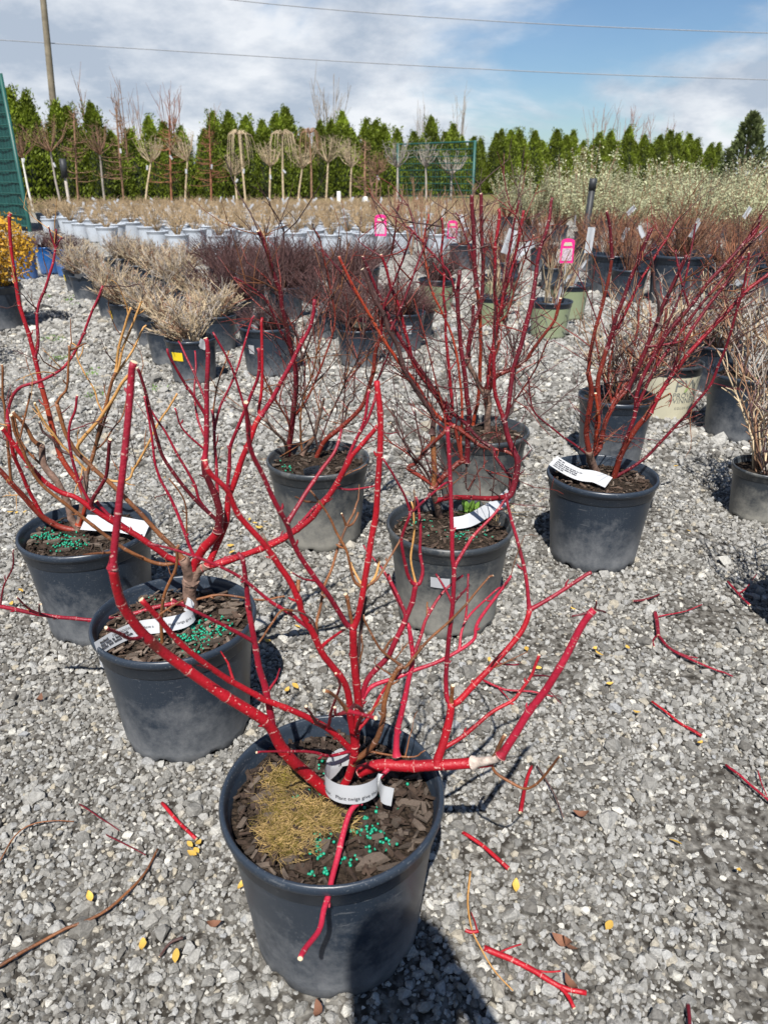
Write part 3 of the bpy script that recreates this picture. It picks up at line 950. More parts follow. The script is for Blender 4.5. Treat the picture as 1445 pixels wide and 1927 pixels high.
# green fence panels
def fence_panel(A, B, h, label, nv, nh, cloth=False):
    A = Vector(A); B = Vector(B)
    root = empty('fence_panel', A)
    D = B - A
    for p in (Vector((0, 0, 0)), D):
        mb = MB(); mb.tube([p + Vector((0, 0, -.1)), p + Vector((0, 0, h))], .05, 8, 0, 0)
        link('post', mb.mesh('post', [M['fence_green']]), root)
    for z in (h - .04, .12):
        mb = MB(); mb.tube([Vector((0, 0, z)), D + Vector((0, 0, z))], .028, 8, 0, None)
        link('rail', mb.mesh('rail', [M['fence_green']]), root)
    for i in range(nh):
        z = .12 + (h - .16) * (i + 1) / (nh + 1)
        mb = MB(); mb.tube([Vector((0, 0, z)), D + Vector((0, 0, z))], .014, 5, 0, None)
        link('wire', mb.mesh('wire', [M['fence_green']]), root)
    mb = MB()
    for i in range(nv):
        p = D * ((i + 1) / (nv + 1))
        mb.tube([p + Vector((0, 0, .12)), p + Vector((0, 0, h - .04))], .006, 4, 0, None)
    o = link('mesh_wires', mb.mesh('mesh_wires', [M['fence_green']]), root); o['kind'] = 'stuff'
    if cloth:
        mb = MB(); n = 24
        off = Vector((D.y, -D.x, 0)).normalized() * .03
        vs = []
        for i in range(n + 1):
            for j in range(13):
                w = off * (1 + .6 * math.sin(i * 1.3 + j * .7))
                vs.append(D * (i / n) + Vector((0, 0, .1 + (h - .15) * j / 12)) + w)
        mb.add(vs, [(i * 13 + j, (i + 1) * 13 + j, (i + 1) * 13 + j + 1, i * 13 + j + 1) for i in range(n) for j in range(12)])
        link('shade_cloth', mb.mesh('shade_cloth', [M['fence_mesh']]), root)
    tag(root, label, 'fence')


p0, _ = at_z(58, 436, 0); p1, _ = at_y(8, 138, p0.y)
fence_panel((p0.x, p0.y, 0), (p0.x - 4.2, p0.y + 3.4, 0), p1.z, 'tall dark green fence panel with shade cloth beside the golden shrub', 30, 12, True)
q0, _ = at_y(748, 386, 30); q1, _ = at_y(888, 386, 27.5); q2, _ = at_y(888, 264, 27.5)
fence_panel((q0.x, 30, 0), (q1.x, 27.5, 0), q2.z, 'see-through green wire fence panel standing before the hedge', 26, 9)

# black posts
for (a, b_, Y, w, lab, nm) in (((1107, 402), (1116, 338), 13.5, .055, 'leaning black plastic pipe post among the pale leafing shrubs', 'pipe_post'),
                            ((131, 384), (118, 300), 29.0, .10, 'slim grey post with a black top before the hedge', 'marker_post')):
    p0, _ = at_y(*a, Y); p1, _ = at_y(*b_, Y)
    d = (p1 - p0); g = p0 - d * (p0.z / d.z)
    root = empty(nm, (g.x, Y, 0))
    mb = MB(); mb.tube([Vector((0, 0, 0)), p1 - g], w if nm == 'pipe_post' else .05, 14, 0, 0)
    link('pipe', mb.mesh('pipe', [M['post_black' if nm == 'pipe_post' else 'twig_grey']]), root)
    dn = d.normalized()
    mb = MB(); mb.tube([p1 - g - dn * (.16 if nm == 'pipe_post' else .6), p1 - g + dn * .02], w * 1.16, 14, 0, 0, capstart=True)
    link('cap', mb.mesh('cap', [M['post_black']]), root)
    tag(root, lab, 'post')

# ------------------------------------------------------------------ far field: rows of white pots with tan twigs
FAR_ME = [shrub_mesh('far_twigs', s, 34, .42, .30, .0055, [M['twig_far']], 2, 3, .05, .4, .2, .35) for s in (1, 2, 3)]
RUST_ME = shrub_mesh('rust_twigs', 9, 90, .40, .36, .004, [M['twig_rust']], 2)
frng = random.Random(19)
count = 0
spots = []
for j in range(26):
    for i in range(40):
        x = -9.6 + i * 0.60 + (j % 2) * 0.2
        y = 12.6 + j * 0.86
        front = 13.2 + max(0, (-3.6 - x)) * 1.12          # the block's front edge runs back to the left
        if y < front or x > 2.3 or x > 1.2 + (y - 13) * .12: continue
        if x < -8.9 - (y - 20) * .35 : continue
        spots.append((y + frng.gauss(0, .10), x + frng.gauss(0, .10)))
spots.sort()
spots = spots[:285]
for (y, x) in spots:
    o = empty('potted_shrub', (x, y, 0), frng.uniform(0, 6.28))
    s = frng.uniform(.9, 1.05)
    add_pot(o, .44 * s, .36 * s, 'pot_white', soil=y < 17)
    m = link('twigs', frng.choice(FAR_ME), o); m.location = (0, 0, .33); sc = frng.uniform(.7, 1.05) * max(.5, min(1, 1.25 - (y - 13) * .05)); m.scale = (sc, sc, sc * frng.uniform(.8, 1.15))
    if frng.random() < .28:
        h = frng.uniform(.10, .18)
        mb = MB(); mb.box((0, -.02, h * .5), (frng.uniform(.04, .07), .004, h), Matrix.Rotation(frng.uniform(-.9, .9), 3, 'Y'))
        mb.tube([(0, -.014, -.20), (0, -.014, h * .3)], .004, 4, 0, None)
        k = link('plant_tag', mb.mesh('plant_tag', [M['paper']]), o); k.location = (frng.uniform(-.06, .06), frng.uniform(-.08, 0), .44)
        k.rotation_euler = (0, 0, -o.rotation_euler.z)
    tag(o, 'small bare tan twig shrub in a white pot in the far rows', 'potted shrub', 'white pots in the far rows')
# beyond them the tan shrubs read as one mass
mb = MB(); r_ = random.Random(8)
for i in range(5200):
    x = r_.uniform(-15, 12); y = r_.uniform(22.5, 31)
    if y < 22.5 + max(0, (-6 - x)) * .9: continue
    h = r_.uniform(.22, .46)
    b = Vector((x, y, 0.0)); e = b + Vector((r_.gauss(0, .16), r_.gauss(0, .16), h)); m_ = b.lerp(e, .55) + Vector((r_.gauss(0, .05), r_.gauss(0, .05), 0))
    mb.tube([b, m_, e], [.008, .007, .004], 3, 0, None)
    for k in range(3):
        p = m_.lerp(e, r_.random()); mb.tube([p, p + Vector((r_.gauss(0, .12), r_.gauss(0, .12), r_.uniform(.04, .22)))], [.006, .004], 3, 0, None)
tag(link('far_shrub_bed', mb.mesh('far_shrub_bed', [M['twig_far']])), 'wide band of far bare tan twig shrubs before the hedge', 'shrubs', kind='stuff')
def pink_tag(px, py, Y, hpx, label):
    p, t = at_y(px, py, Y)
    h = hpx * t / F_PX; w = h * .58
    root = empty('plant_tag', (p.x, Y, p.z - h * .5))
    mb = MB(); n = 8; vs = [(-w / 2, 0, 0), (w / 2, 0, 0)]
    top = [(w / 2 * math.cos(a), 0, h * .86 + h * .14 * math.sin(a)) for a in [math.pi * k / n for k in range(n + 1)]]
    vs = vs + top
    back = [(x, .003, z) for x, y, z in vs]
    k = len(vs)
    fs = [tuple(range(k)), tuple(range(2 * k - 1, k - 1, -1))] + [(i, i + k, (i + 1) % k + k, (i + 1) % k) for i in range(k)]
    mb.add(vs + back, fs, 0, 0, False)
    link('card', mb.mesh('card', [M['label_pink']]), root)
    mb = MB(); mb.add([(-w * .38, -.003, h * .1), (w * .38, -.003, h * .1), (w * .38, -.003, h * .6), (-w * .38, -.003, h * .6)], [(0, 1, 2, 3)])
    link('picture', mb.mesh('picture', [M['label_print']]), root)
    mb = MB(); mb.add([(-w * .33, -.003, h * .7), (w * .33, -.003, h * .7), (w * .25, -.003, h * .84), (-w * .25, -.003, h * .84)], [(0, 1, 2, 3)])
    link('title_panel', mb.mesh('title_panel', [M['label_cream']]), root)
    mb = MB(); mb.tube([(0, .006, -(p.z - h * .5)), (0, .006, h * .2)], .004, 5, 0, None)
    link('tag_stem', mb.mesh('tag_stem', [M['paper']]), root)
    root.rotation_euler = (0, 0, rng.uniform(-.2, .2))
    tag(root, label, 'tag')


pink_tag(716, 424, 11.2, 38, 'bright pink picture tag above the far white pots')
pink_tag(851, 432, 11.5, 32, 'pink picture tag half hidden behind tall red stems')
pink_tag(1067, 472, 6.6, 44, 'bright pink picture tag over a sage green pot')

# ------------------------------------------------------------------ pale leafing shrubs on the right, with rusty twig shrubs before them
def willow_mesh(seed):
    r_ = random.Random(seed); mb = MB(); pts = []
    for i in range(46):
        az = r_.uniform(0, 6.28); o = .62 * math.sqrt(r_.random()); h = r_.uniform(.7, 1.75) * (1 - .25 * o)
        e = Vector((math.cos(az) * o, math.sin(az) * o, h)); s = Vector((math.cos(az) * .05, math.sin(az) * .05, 0))
        m = s.lerp(e, .5) + Vector((r_.gauss(0, .05), r_.gauss(0, .05), .05))
        mb.tube([s, m, e], [.007, .006, .003], 3, 0, None)
        for k in range(r_.randint(55, 85)):
            t = r_.uniform(.25, 1.0); p = s.lerp(m, t * 2) if t < .5 else m.lerp(e, t * 2 - 1)
            pts.append(p + Vector((r_.gauss(0, .035), r_.gauss(0, .035), r_.gauss(0, .03))))
    leaf_quads(mb, pts, .044, r_, 1, .5, .5)
    return mb.mesh('willow', [M['twig_brown'], M['leaf_pale']])


WIL = [willow_mesh(s) for s in (2, 5, 9)]
wr = random.Random(31)
for (Y, xa, xb, n, sc) in ((19.5, 2.6, 11.5, 12, 1.0), (16.5, 2.5, 9.8, 10, .98), (14.0, 3.4, 8.4, 8, 1.0), (12.0, 4.6, 7.4, 4, .92)):
    for i in range(n):
        x = xa + (xb - xa) * (i + .5) / n + wr.gauss(0, .15)
        o = empty('leafing_shrub', (x, Y + wr.gauss(0, .25), 0), wr.uniform(0, 6.28))
        add_pot(o, .36, .32, 'pot_black', soil=False)
        m = link('branches', wr.choice(WIL), o); m.location = (0, 0, .28); s = sc * wr.uniform(.82, 1.08); m.scale = (s * 1.1, s * 1.1, s * wr.uniform(.62, .9))
        tag(o, 'tall shrub with pale cream green young leaves in the block on the right', 'shrub', 'pale leafing shrubs')
RED_ME = [shrub_mesh('red_twigs', s, 55, .62, .36, .0042, [M['twig_brown'], M['twig_dark'], M['twig_rust']], 2, 3, .05, .35, .15, .3) for s in (3, 4)]
for (Y, xa, xb, n) in ((11.2, .9, 6.0, 9), (9.8, 2.5, 5.3, 6), (8.4, 2.3, 4.6, 4)):
    for i in range(n):
        x = xa + (xb - xa) * (i + .5) / n + wr.gauss(0, .08)
        o = empty('twig_shrub', (x, Y + wr.gauss(0, .15), 0), wr.uniform(0, 6.28))
        add_pot(o, .40, .34, 'pot_black')
        m = link('twigs', wr.choice(RED_ME), o); m.location = (0, 0, .29); s = wr.uniform(.8, 1.05); m.scale = (s, s, s * 1.05)
        if wr.random() < .4:
            mb = MB(); mb.box((wr.uniform(-.1, .1), -.2, .62 + wr.uniform(-.1, .2)), (.05, .004, .13), Matrix.Rotation(wr.uniform(-.5, .5), 3, 'Y'))
            link('plant_tag', mb.mesh('plant_tag', [M['paper']]), o)
        tag(o, 'bare reddish brown twig shrub in a black pot before the pale leafing shrubs', 'potted shrub', 'reddish twig shrubs on the right')
# bare whips before the green fence panel
for i in range(16):
    px = 705 + i * 12 + wr.gauss(0, 5); Y = 15.5 + wr.gauss(0, 1.2)
    p, t = at_y(px, wr.uniform(318, 372), Y); 
    o = empty('bare_whip', (p.x + wr.gauss(0, .05), Y, 0))
    mb = MB()
    for k in range(wr.randint(2, 4)):
        e = Vector((wr.gauss(0, .14), wr.gauss(0, .1), p.z * wr.uniform(.8, 1)))
        mb.tube([(0, 0, 0), e * .5 + Vector((wr.gauss(0, .03), 0, 0)), e], [.012, .010, .006], 5, 0, None)
        for q in range(3):
            u = e * wr.uniform(.5, .95); mb.tube([u, u + Vector((wr.gauss(0, .08), wr.gauss(0, .08), .14))], [.006, .003], 3, 0, None)
    link('stems', mb.mesh('stems', [M['twig_brown']]), o)
    tag(o, 'bare upright brown whip growing before the green wire fence panel', 'sapling', 'bare whips before the fence panel')

# ------------------------------------------------------------------ middle distance pots
TAN_ME = [shrub_mesh('tan_twigs', s, 105, .43, .30, .0044, [M['twig_tan'], M['twig_grey'], M['twig_tan'], M['twig_brown']], 6, 4, .06, 1.0, .28, .20, .45) for s in (11, 12, 13)]
PUR_ME = [shrub_mesh('purple_twigs', s, 200, .46, .42, .0030, [M['twig_purple'], M['twig_dark']], 3, 3, .05, .5, .35, .34, .5) for s in (14, 15)]
GRY_ME = [shrub_mesh('pale_twigs', s, 44, .64, .33, .0044, [M['twig_tan'], M['twig_grey'], M['twig_brown'], M['twig_purple']], 8, 4, .05, 1.1, .15, .20, .45) for s in (16, 17)]
HYD_ME = [shrub_mesh('sparse_twigs', s, 14, .42, .20, .0055, [M['twig_brown'], M['twig_tan']], 1, 5, .05, .4, .1, .25) for s in (18, 19)]


def potted(l, r, by, mat, twig, sc, label, cat='potted shrub', group=None, Hh=None, name='potted_shrub', soil=True, tw_rot=None, drop=0.0, wide=1.0):
    x, Y, D, h = place(l, r, by, Hh)
    o = empty(name, (x, Y, 0))
    add_pot(o, D, h, mat, soil, drop)
    if twig is not None:
        m = link('twigs', twig, o); m.location = (0, 0, (SOIL_Z - drop) * h / .321 - .005); m.scale = (sc * wide * rng.uniform(.85, 1.12), sc * wide * rng.uniform(.85, 1.12), sc * rng.uniform(.82, 1.15)); m.rotation_euler = (rng.gauss(0, .09), rng.gauss(0, .09), tw_rot if tw_rot is not None else rng.uniform(0, 6.28))
    tag(o, label, cat, group)
    return o, D, h


def paper_bit(root, loc, w, h, rot=(0, 0, 0), name='plant_tag', mat='paper'):
    mb = MB(); vs = []; n = 6
    for i in range(n + 1):
        u = i / n - .5
        vs += [(u * w, .12 * w * math.sin(u * 5), -h / 2), (u * w, .12 * w * math.sin(u * 5 + .6), h / 2)]
    mb.add(vs, [(2 * i, 2 * i + 2, 2 * i + 3, 2 * i + 1) for i in range(n)])
    o = link(name, mb.mesh(name, [M[mat]]), root); o.location = loc; o.rotation_euler = rot
    return o


# the row of tan twig shrubs running back on the left
G_TAN = 'tan twig shrubs in the row'
row = [(310, 408, 725, 'tan twig shrub in a black pot with a bright yellow label, ending the row'),
       (272, 356, 690, None), (248, 322, 655, None), (203, 268, 629, 'tan twig shrub in a black pot with a narrow yellow sticker on its side'),
       (178, 240, 602, None), (131, 186, 568, None), (118, 168, 552, None)]
for i, (l, r, by, lab) in enumerate(row):
    o, D, h = potted(l, r, by, 'pot_black', TAN_ME[i % 3], .9 if i else .88, lab or 'dense tan twig shrub in a plain black pot in the row on the left', group=None if lab else G_TAN, wide=1.1)
    if i == 0:
        sticker(o, D, h, -.42, .26, h * .56, h * .75, 'label_yellow')
        paper_bit(o, (.11, -.14, h * .93), .05, .07, (.2, .5, 0))
        mb = MB(); mb.tube([(-.02, -.06, h * .86), (-.02, -.055, h * .99)], .026, 8, 0, 0); link('tag_roll', mb.mesh('tag_roll', [M['paper']]), o)
    if i in (3, 6): sticker(o, D, h, -.9, .14, h * .5, h * .78, 'label_yellow')
    if i in (2, 3, 5): paper_bit(o, (.05 if i != 3 else .18, -.16, h * 1.02), .16, .06, (.7, .2, .2))
# a second rank of the same shrubs behind it
for i, (px, by) in enumerate(((405, 665), (375, 625), (335, 600), (300, 578), (262, 556), (226, 540), (345, 560), (300, 540), (250, 525))):
    o, D, h = potted(px - 40 * (1 - i * .05), px + 40 * (1 - i * .05), by, 'pot_black', TAN_ME[i % 3], .86, 'dense tan twig shrub in a black pot hidden behind the front row', group='tan twig shrubs behind the row', wide=1.1)
# purple-brown twig shrubs right of them
G_PUR = 'purple brown twig shrubs'
for i, (l, r, by) in enumerate(((404, 478, 632), (500, 572, 605), (430, 500, 585), (480, 545, 560), (535, 600, 575), (390, 450, 560), (590, 650, 640), (620, 680, 585), (655, 715, 560))):
    o, D, h = potted(l, r, by, 'pot_black', PUR_ME[i % 2], 1.0, 'wiry purple brown twig shrub in a black pot behind the pruned red stems', group=G_PUR, wide=1.15)
    if i % 2 == 0: paper_bit(o, (-.05, -.12, h * 1.15), .09, .13, (.2, .3, .3))
o, D, h = potted(449, 557, 712, 'pot_black', PUR_ME[0], .62, 'black pot with white square label and clear plastic sleeve, behind the dark stemmed shrub')
sticker(o, D, h, -.55, .13, h * .5, h * .68, 'paper')
paper_bit(o, (-.05, .02, h * 1.12), .12, .09, (.5, .3, .2)); paper_bit(o, (-.07, -.03, h * 1.0), .07, .05, (.2, -.3, .4))
o, D, h = potted(632, 716, 694, 'pot_black', PUR_ME[1], .85, 'black pot of curly brown twigs with a red and yellow tag inside')
paper_bit(o, (.02, -.1, h * 1.12), .09, .05, (.5, .4, 0), mat='label_cream')
paper_bit(o, (.03, -.08, h * 1.22), .05, .05, (.5, .4, 0), mat='label_pink')
o, D, h = potted(717, 801, 664, 'pot_black', PUR_ME[0], .7, 'black pot with a square white sticker behind the tall red stems')
sticker(o, D, h, .25, .14, h * .5, h * .72, 'paper')
o, D, h = potted(760, 818, 640, 'pot_black', PUR_ME[1], .6, 'black pot holding crumpled white paper beside the sage green pot')
paper_bit(o, (-.07, -.05, h * 1.02), .14, .06, (.9, .2, .2))


# sage green pots
def arcs(o, D, h):
    for a0 in (-.55, .75):
        mb = MB()
        for k in range(12):
            pass
        s = D / .38; pts = []
        for k in range(13):
            th = -2.0 + 4.0 * k / 12
            zz = h * .42 + h * .26 * math.sin(th - .4)
            aa = -math.pi / 2 + a0 + .26 * math.cos(th)
            rad = (0.152 + .1 * (zz / h * .321 - .02)) * s * 1.02 + .0005
            pts.append((rad * math.cos(aa), rad * math.sin(aa), zz))
        mb.tube(pts, .0022, 4, 0, None)
        link('printed_arc', mb.mesh('printed_arc', [M['ink_soft']]), o)


for i, (l, r, by, sc, lab) in enumerate(((787, 858, 590, .8, 'sage green pot of fine dark twigs behind the leaning red stems'),
                                         (899, 961, 615, 1.0, 'sage green pot half hidden behind the tallest red stems'),
                                         (908, 975, 580, 1.0, 'sage green pot directly behind another green pot'),
                                         (996, 1077, 640, 1.15, 'sage green pot with a thick bare brown hydrangea and a curled white tag'),
                                         (1034, 1110, 604, 1.1, 'sage green pot of bare hydrangea stems beside a curled white tag'))):
    o, D, h = potted(l, r, by, 'pot_green', HYD_ME[i % 2] if i else PUR_ME[0], sc, lab)
    arcs(o, D, h)
    if i >= 3:
        paper_bit(o, (.03, -.12, h * 1.15), .03, .16, (.2, .15, .3)); paper_bit(o, (.1, -.05, h * 1.55), .15, .03, (.3, -.6, .2))
for i, (l, r, by, lab) in enumerate(((919, 980, 548, 'black pot of dark upright stems behind the sage green pots'), (1017, 1066, 548, 'black pot behind the pink tagged hydrangea'),
                                     (1112, 1196, 556, 'wide black pot of reddish twigs with a curled white tag'), (1225, 1332, 578, 'wide black pot of reddish twigs behind the pale twig shrub'),
                                     (1344, 1402, 585, 'black pot with a draped white label behind the crossed red stems'))):
    o, D, h = potted(l, r, by, 'pot_black', RED_ME[i % 2], 1.0, lab)
    paper_bit(o, (.05, -.15, h * (1.5 if i != 4 else 1.02)), .05 if i != 4 else .16, .16 if i != 4 else .06, (.2, .3, 0))
paperish = []
# big white folded labels among the green pots
for (px, py, Y, w, hh, ry, lab) in ((958, 455, 7.2, .10, .22, .3, 'large white folded label behind the tallest red stems'), (1109, 452, 6.4, .07, .20, .05, 'long white hanging label beside the pink tag'), (985, 470, 7.0, .22, .07, -.5, 'white curved paper strip behind the red stems'),
                                    (1206, 436, 7.6, .05, .12, -.6, 'curled white tag above the reddish twig shrubs'), (1405, 400, 9.0, .06, .13, .5, 'white tag hanging among the pale leaves by the right side'), (1187, 396, 9.4, .06, .12, .8, 'white tag hanging above the reddish twigs')):
    p, t = at_y(px, py, Y)
    root = empty('paper_label', (p.x, Y, 0))
    paper_bit(root, (0, 0, p.z), w, hh, (0, ry, .2), 'strip')
    mb = MB(); mb.tube([(.0, .012, 0), (.005, .012, p.z * .5), (0, .004, p.z)], .004, 4, 0, None)
    link('stake', mb.mesh('stake', [M['twig_brown']]), root)
    tag(root, lab, 'label')

# blue pots and the golden shrub on the left edge
for i, (l, r, by, lab) in enumerate(((22, 66, 528, 'blue pot partly hidden behind the golden shrub'), (66, 110, 517, 'blue pot of dark twigs beside the golden shrub'), (99, 140, 522, 'blue pot at the back end of the tan shrub row'))):
    o, D, h = potted(l, r, by, 'pot_blue', PUR_ME[i % 2], .75, lab, Hh=.36)
    if i == 1: paper_bit(o, (0, -.2, h * 1.3), .09, .13, (.2, .4, .2))


def gold_shrub(l, r, by, label, crown_r, crown_h, n):
    x, Y, D, h = place(l, r, by)
    o = empty('golden_shrub', (x, Y, 0))
    add_pot(o, D, h, 'pot_black')
    r_ = random.Random(6); mb = MB(); pts = []
    for i in range(n):
        d = Vector((r_.gauss(0, 1), r_.gauss(0, 1), r_.gauss(0, 1))).normalized()
        k = r_.random() ** .4 * (1 + .14 * mnoise.noise(d * 3.0))
        pts.append(Vector((d.x * crown_r * k, d.y * crown_r * k, h + crown_h * .46 + d.z * crown_h * .52 * k)))
    leaf_quads(mb, pts[:n * 3 // 4], .036, r_, 0, .5, .6)
    leaf_quads(mb, pts[n * 3 // 4:], .032, r_, 1, .3, .6)
    link('foliage', mb.mesh('foliage', [M['leaf_gold'], M['leaf_olive']]), o)
    tw = link('twigs', TAN_ME[0], o); tw.location = (0, 0, h * .88); tw.scale = (.8, .8, .9)
    tag(o, label, 'shrub')


gold_shrub(-62, 36, 626, 'bushy golden leaved shrub in a black pot beside the blue pots', .41, .64, 5200)
gold_shrub(-230, -90, 720, 'golden leaved shrub in a black pot beyond the left edge', .36, .55, 1500)
gold_shrub(-300, -120, 830, 'second golden leaved shrub in a black pot beyond the left edge', .36, .5, 1500)

# right hand pots
o, D, h = potted(1296, 1412, 752, 'pot_black', GRY_ME[0], .95, 'black pot of pale bare twigs behind the cream printed pot')
paper_bit(o, (.12, -.1, h * 1.0), .12, .05, (.9, .2, .3))
o, D, h = potted(1336, 1484, 836, 'pot_black', GRY_ME[1], 1.05, 'black pot of pale bare twigs with a flat white and green tag')
t_ = paper_bit(o, (.02, -.10, h * .97), .20, .07, (1.1, .1, .1)); t2 = paper_bit(o, (-.05, -.112, h * .965), .08, .05, (1.1, .1, .1), 'tag_print', 'print_green')
o, D, h = potted(1382, 1502, 987, 'pot_dusty', GRY_ME[0], .95, 'dusty grey black pot with red and pale twigs beside the bare gravel')
o, D, h = potted(1476, 1666, 1235, 'pot_black', GRY_ME[1], .9, 'black potted shrub just beyond the right edge casting shadow on gravel')
# cream pot with a printed label
o, D, h = potted(1202, 1322, 790, 'pot_dusty', GRY_ME[0], .9, 'pot with a cream printed label between the right hand shrubs', drop=.03)
sticker(o, D, h, -.05, 1.18, .004, h * .80, 'label_cream', 'printed_label', lift=.001)
pot_text(o, D, h, .33, h * .55, 'PW', .098, 'ink_soft', spacing=.98)
pot_text(o, D, h, .35, h * .43, 'PROVEN', .042, 'ink_soft')
pot_text(o, D, h, .35, h * .33, 'WINNERS', .042, 'ink_soft')
pot_text(o, D, h, .35, h * .21, 'COLOR BY', .018, 'ink_soft', spacing=1.3)
mb = MB(); vs = []
for k in range(14):
    a = 2 * math.pi * k / 14
    aa = -math.pi / 2 + .31 + .055 * math.cos(a) + .05 * math.sin(a); zz = h * .595 + .020 * math.sin(a)
    rad = (0.152 + .1 * (zz / h * .321 - .02)) * D / .38 * 1.02 + .0026
    vs.append((rad * math.cos(aa), rad * math.sin(aa), zz))
mb.add(vs, [tuple(range(14))], 0, 0, False)
link('printed_leaf', mb.mesh('printed_leaf', [M['print_green']]), o)

# ------------------------------------------------------------------ near dogwoods: stems traced one by one
class Plant:
    def __init__(s, name, x, y, label, mat='pot_black', D=.38, Hh=.321, drop=0.0, tilt=(0, 0)):
        s.root = empty(name, (x, y, 0))
        s.x, s.y, s.D, s.Hh = x, y, D, Hh
        s.pot = add_pot(s.root, D, Hh, mat, True, drop)
        s.soil_z = (SOIL_Z - drop) * Hh / .321 + .003
        tag(s.root, label, 'potted shrub', None)
        s.samples = []      # (px, py, d, point, radius)
        s.r = random.Random(int((x + 7) * 1000))

    def stem(s, mat, w0, w1, d1, pts, base=None, cut=True, name='stem', spurs=1.0, wmid=None, nosnap=False):
        P = [tuple(float(q) for q in p.split(',')) for p in pts.split()]
        x0, y0 = P[0]
        best = None
        if base is None:
            for q in s.samples:
                dd = math.hypot(q[0] - x0, q[1] - y0)
                if dd < 22 + q[4] and (best is None or dd < best[0]): best = (dd, q)
        if base is not None: d0 = base
        elif best is not None: d0 = best[1][2]
        else:
            p, _ = at_z(x0, y0, s.soil_z); d0 = p.y - s.y
            d0 = max(-.13, min(.13, d0))
        L_ = [0.0]
        for a, b in zip(P, P[1:]): L_.append(L_[-1] + math.hypot(b[0] - a[0], b[1] - a[1]))
        tot = L_[-1]
        W3 = []; T = []
        for (px, py), l in zip(P, L_):
            d = d0 + (d1 - d0) * (l / tot)
            p, t = at_y(px, py, s.y + d)
            W3.append(p); T.append(t)
        if best is not None and not nosnap:
            W3[0] = best[1][3].copy()
        C = smooth_line(W3, 6 if len(W3) < 8 else 5)
        # real stems wander a little between the nodes
        ln = [0.0]
        for a, b in zip(C, C[1:]): ln.append(ln[-1] + (b - a).length)
        n = max(6, min(110, int(ln[-1] / .0075)))
        R_ = []; j = 0
        for i in range(n + 1):
            l = ln[-1] * i / n
            while j < len(ln) - 2 and ln[j + 1] < l: j += 1
            R_.append(C[j].lerp(C[j + 1], min(1, max(0, (l - ln[j]) / max(1e-9, ln[j + 1] - ln[j])))))
        C = R_; n = len(C)
        ln = [0.0]
        for a, b in zip(C, C[1:]): ln.append(ln[-1] + (b - a).length)
        SP = s.r.uniform(.045, .085)
        rad = []
        kink = [Vector((s.r.gauss(0, .0019), s.r.gauss(0, .0019), s.r.gauss(0, .0012))) for _ in range(int(ln[-1] / SP) + 3)]
        kink[0] = Vector((0, 0, 0))
        tm = sum(T) / len(T)
        for i in range(n):
            f = ln[i] / ln[-1]
            w = (w0 + (w1 - w0) * f) if wmid is None else (w0 + (wmid - w0) * f * 2 if f < .5 else wmid + (w1 - wmid) * (f * 2 - 1))
            node = abs(((ln[i] / SP) % 1) - .5) > .45
            rad.append(w * (.89 if s.y < 1.9 else .82) * tm / F_PX * .5 * (1.13 if node else 1.0) * (1 + .35 * math.exp(-ln[i] / .007) if best is not None else 1))
            if 0 < i < n - 1:
                q_ = ln[i] / SP; k_ = int(q_); C[i] = C[i] + kink[k_].lerp(kink[k_ + 1], q_ - k_)
        mb = MB()
        org = s.root.location
        mb.tube([c - org for c in C], rad, 12 if w0 > 12 else (9 if w0 > 7 else 6), 0, 1)
        # buds and spurs at the nodes
        l = SP
        mb.al = [a_ * .052 / SP for a_ in mb.al]
        while l < ln[-1] - .02 and mat not in ('bark', 'knob'):
            i = max(k for k in range(n) if ln[k] <= l)
            if i < n - 1 and s.r.random() < .55 * spurs:
                t = (C[i + 1] - C[i]).normalized()
                q = t.orthogonal().normalized()
                q = Matrix.Rotation(s.r.uniform(0, 6.28), 3, t) @ q
                sz = s.r.choice((.006, .008, .010, .014)) if s.r.random() < .85 else s.r.uniform(.02, .05)
                b0 = C[i] - org + q * rad[i] * .7
                e = b0 + (q * .6 + t * .8).normalized() * sz
                mb.tube([b0, b0.lerp(e, .5) + q * sz * .1, e], [min(.0026, rad[i] * .6), .0018, .0009], 5, 0, None)
            l += SP
        me = mb.mesh(name, [M[mat], M['cutwood'] if cut else M[mat]], True)
        o = link(name, me, s.root)
        for i in range(0, n):
            p = C[i]
            # pixel of the sample
            v = p - Vector((0, 0, CAM_H))
            dep = v.y * _cp - v.z * _sp
            px = PW_ / 2 + F_PX * v.x / dep; py = PH_ / 2 + F_PX * (-(v.y * _sp + v.z * _cp)) / dep
            s.samples.append((px, py, p.y - s.y, p, rad[i] * F_PX / dep * .5, rad[i]))
        return o

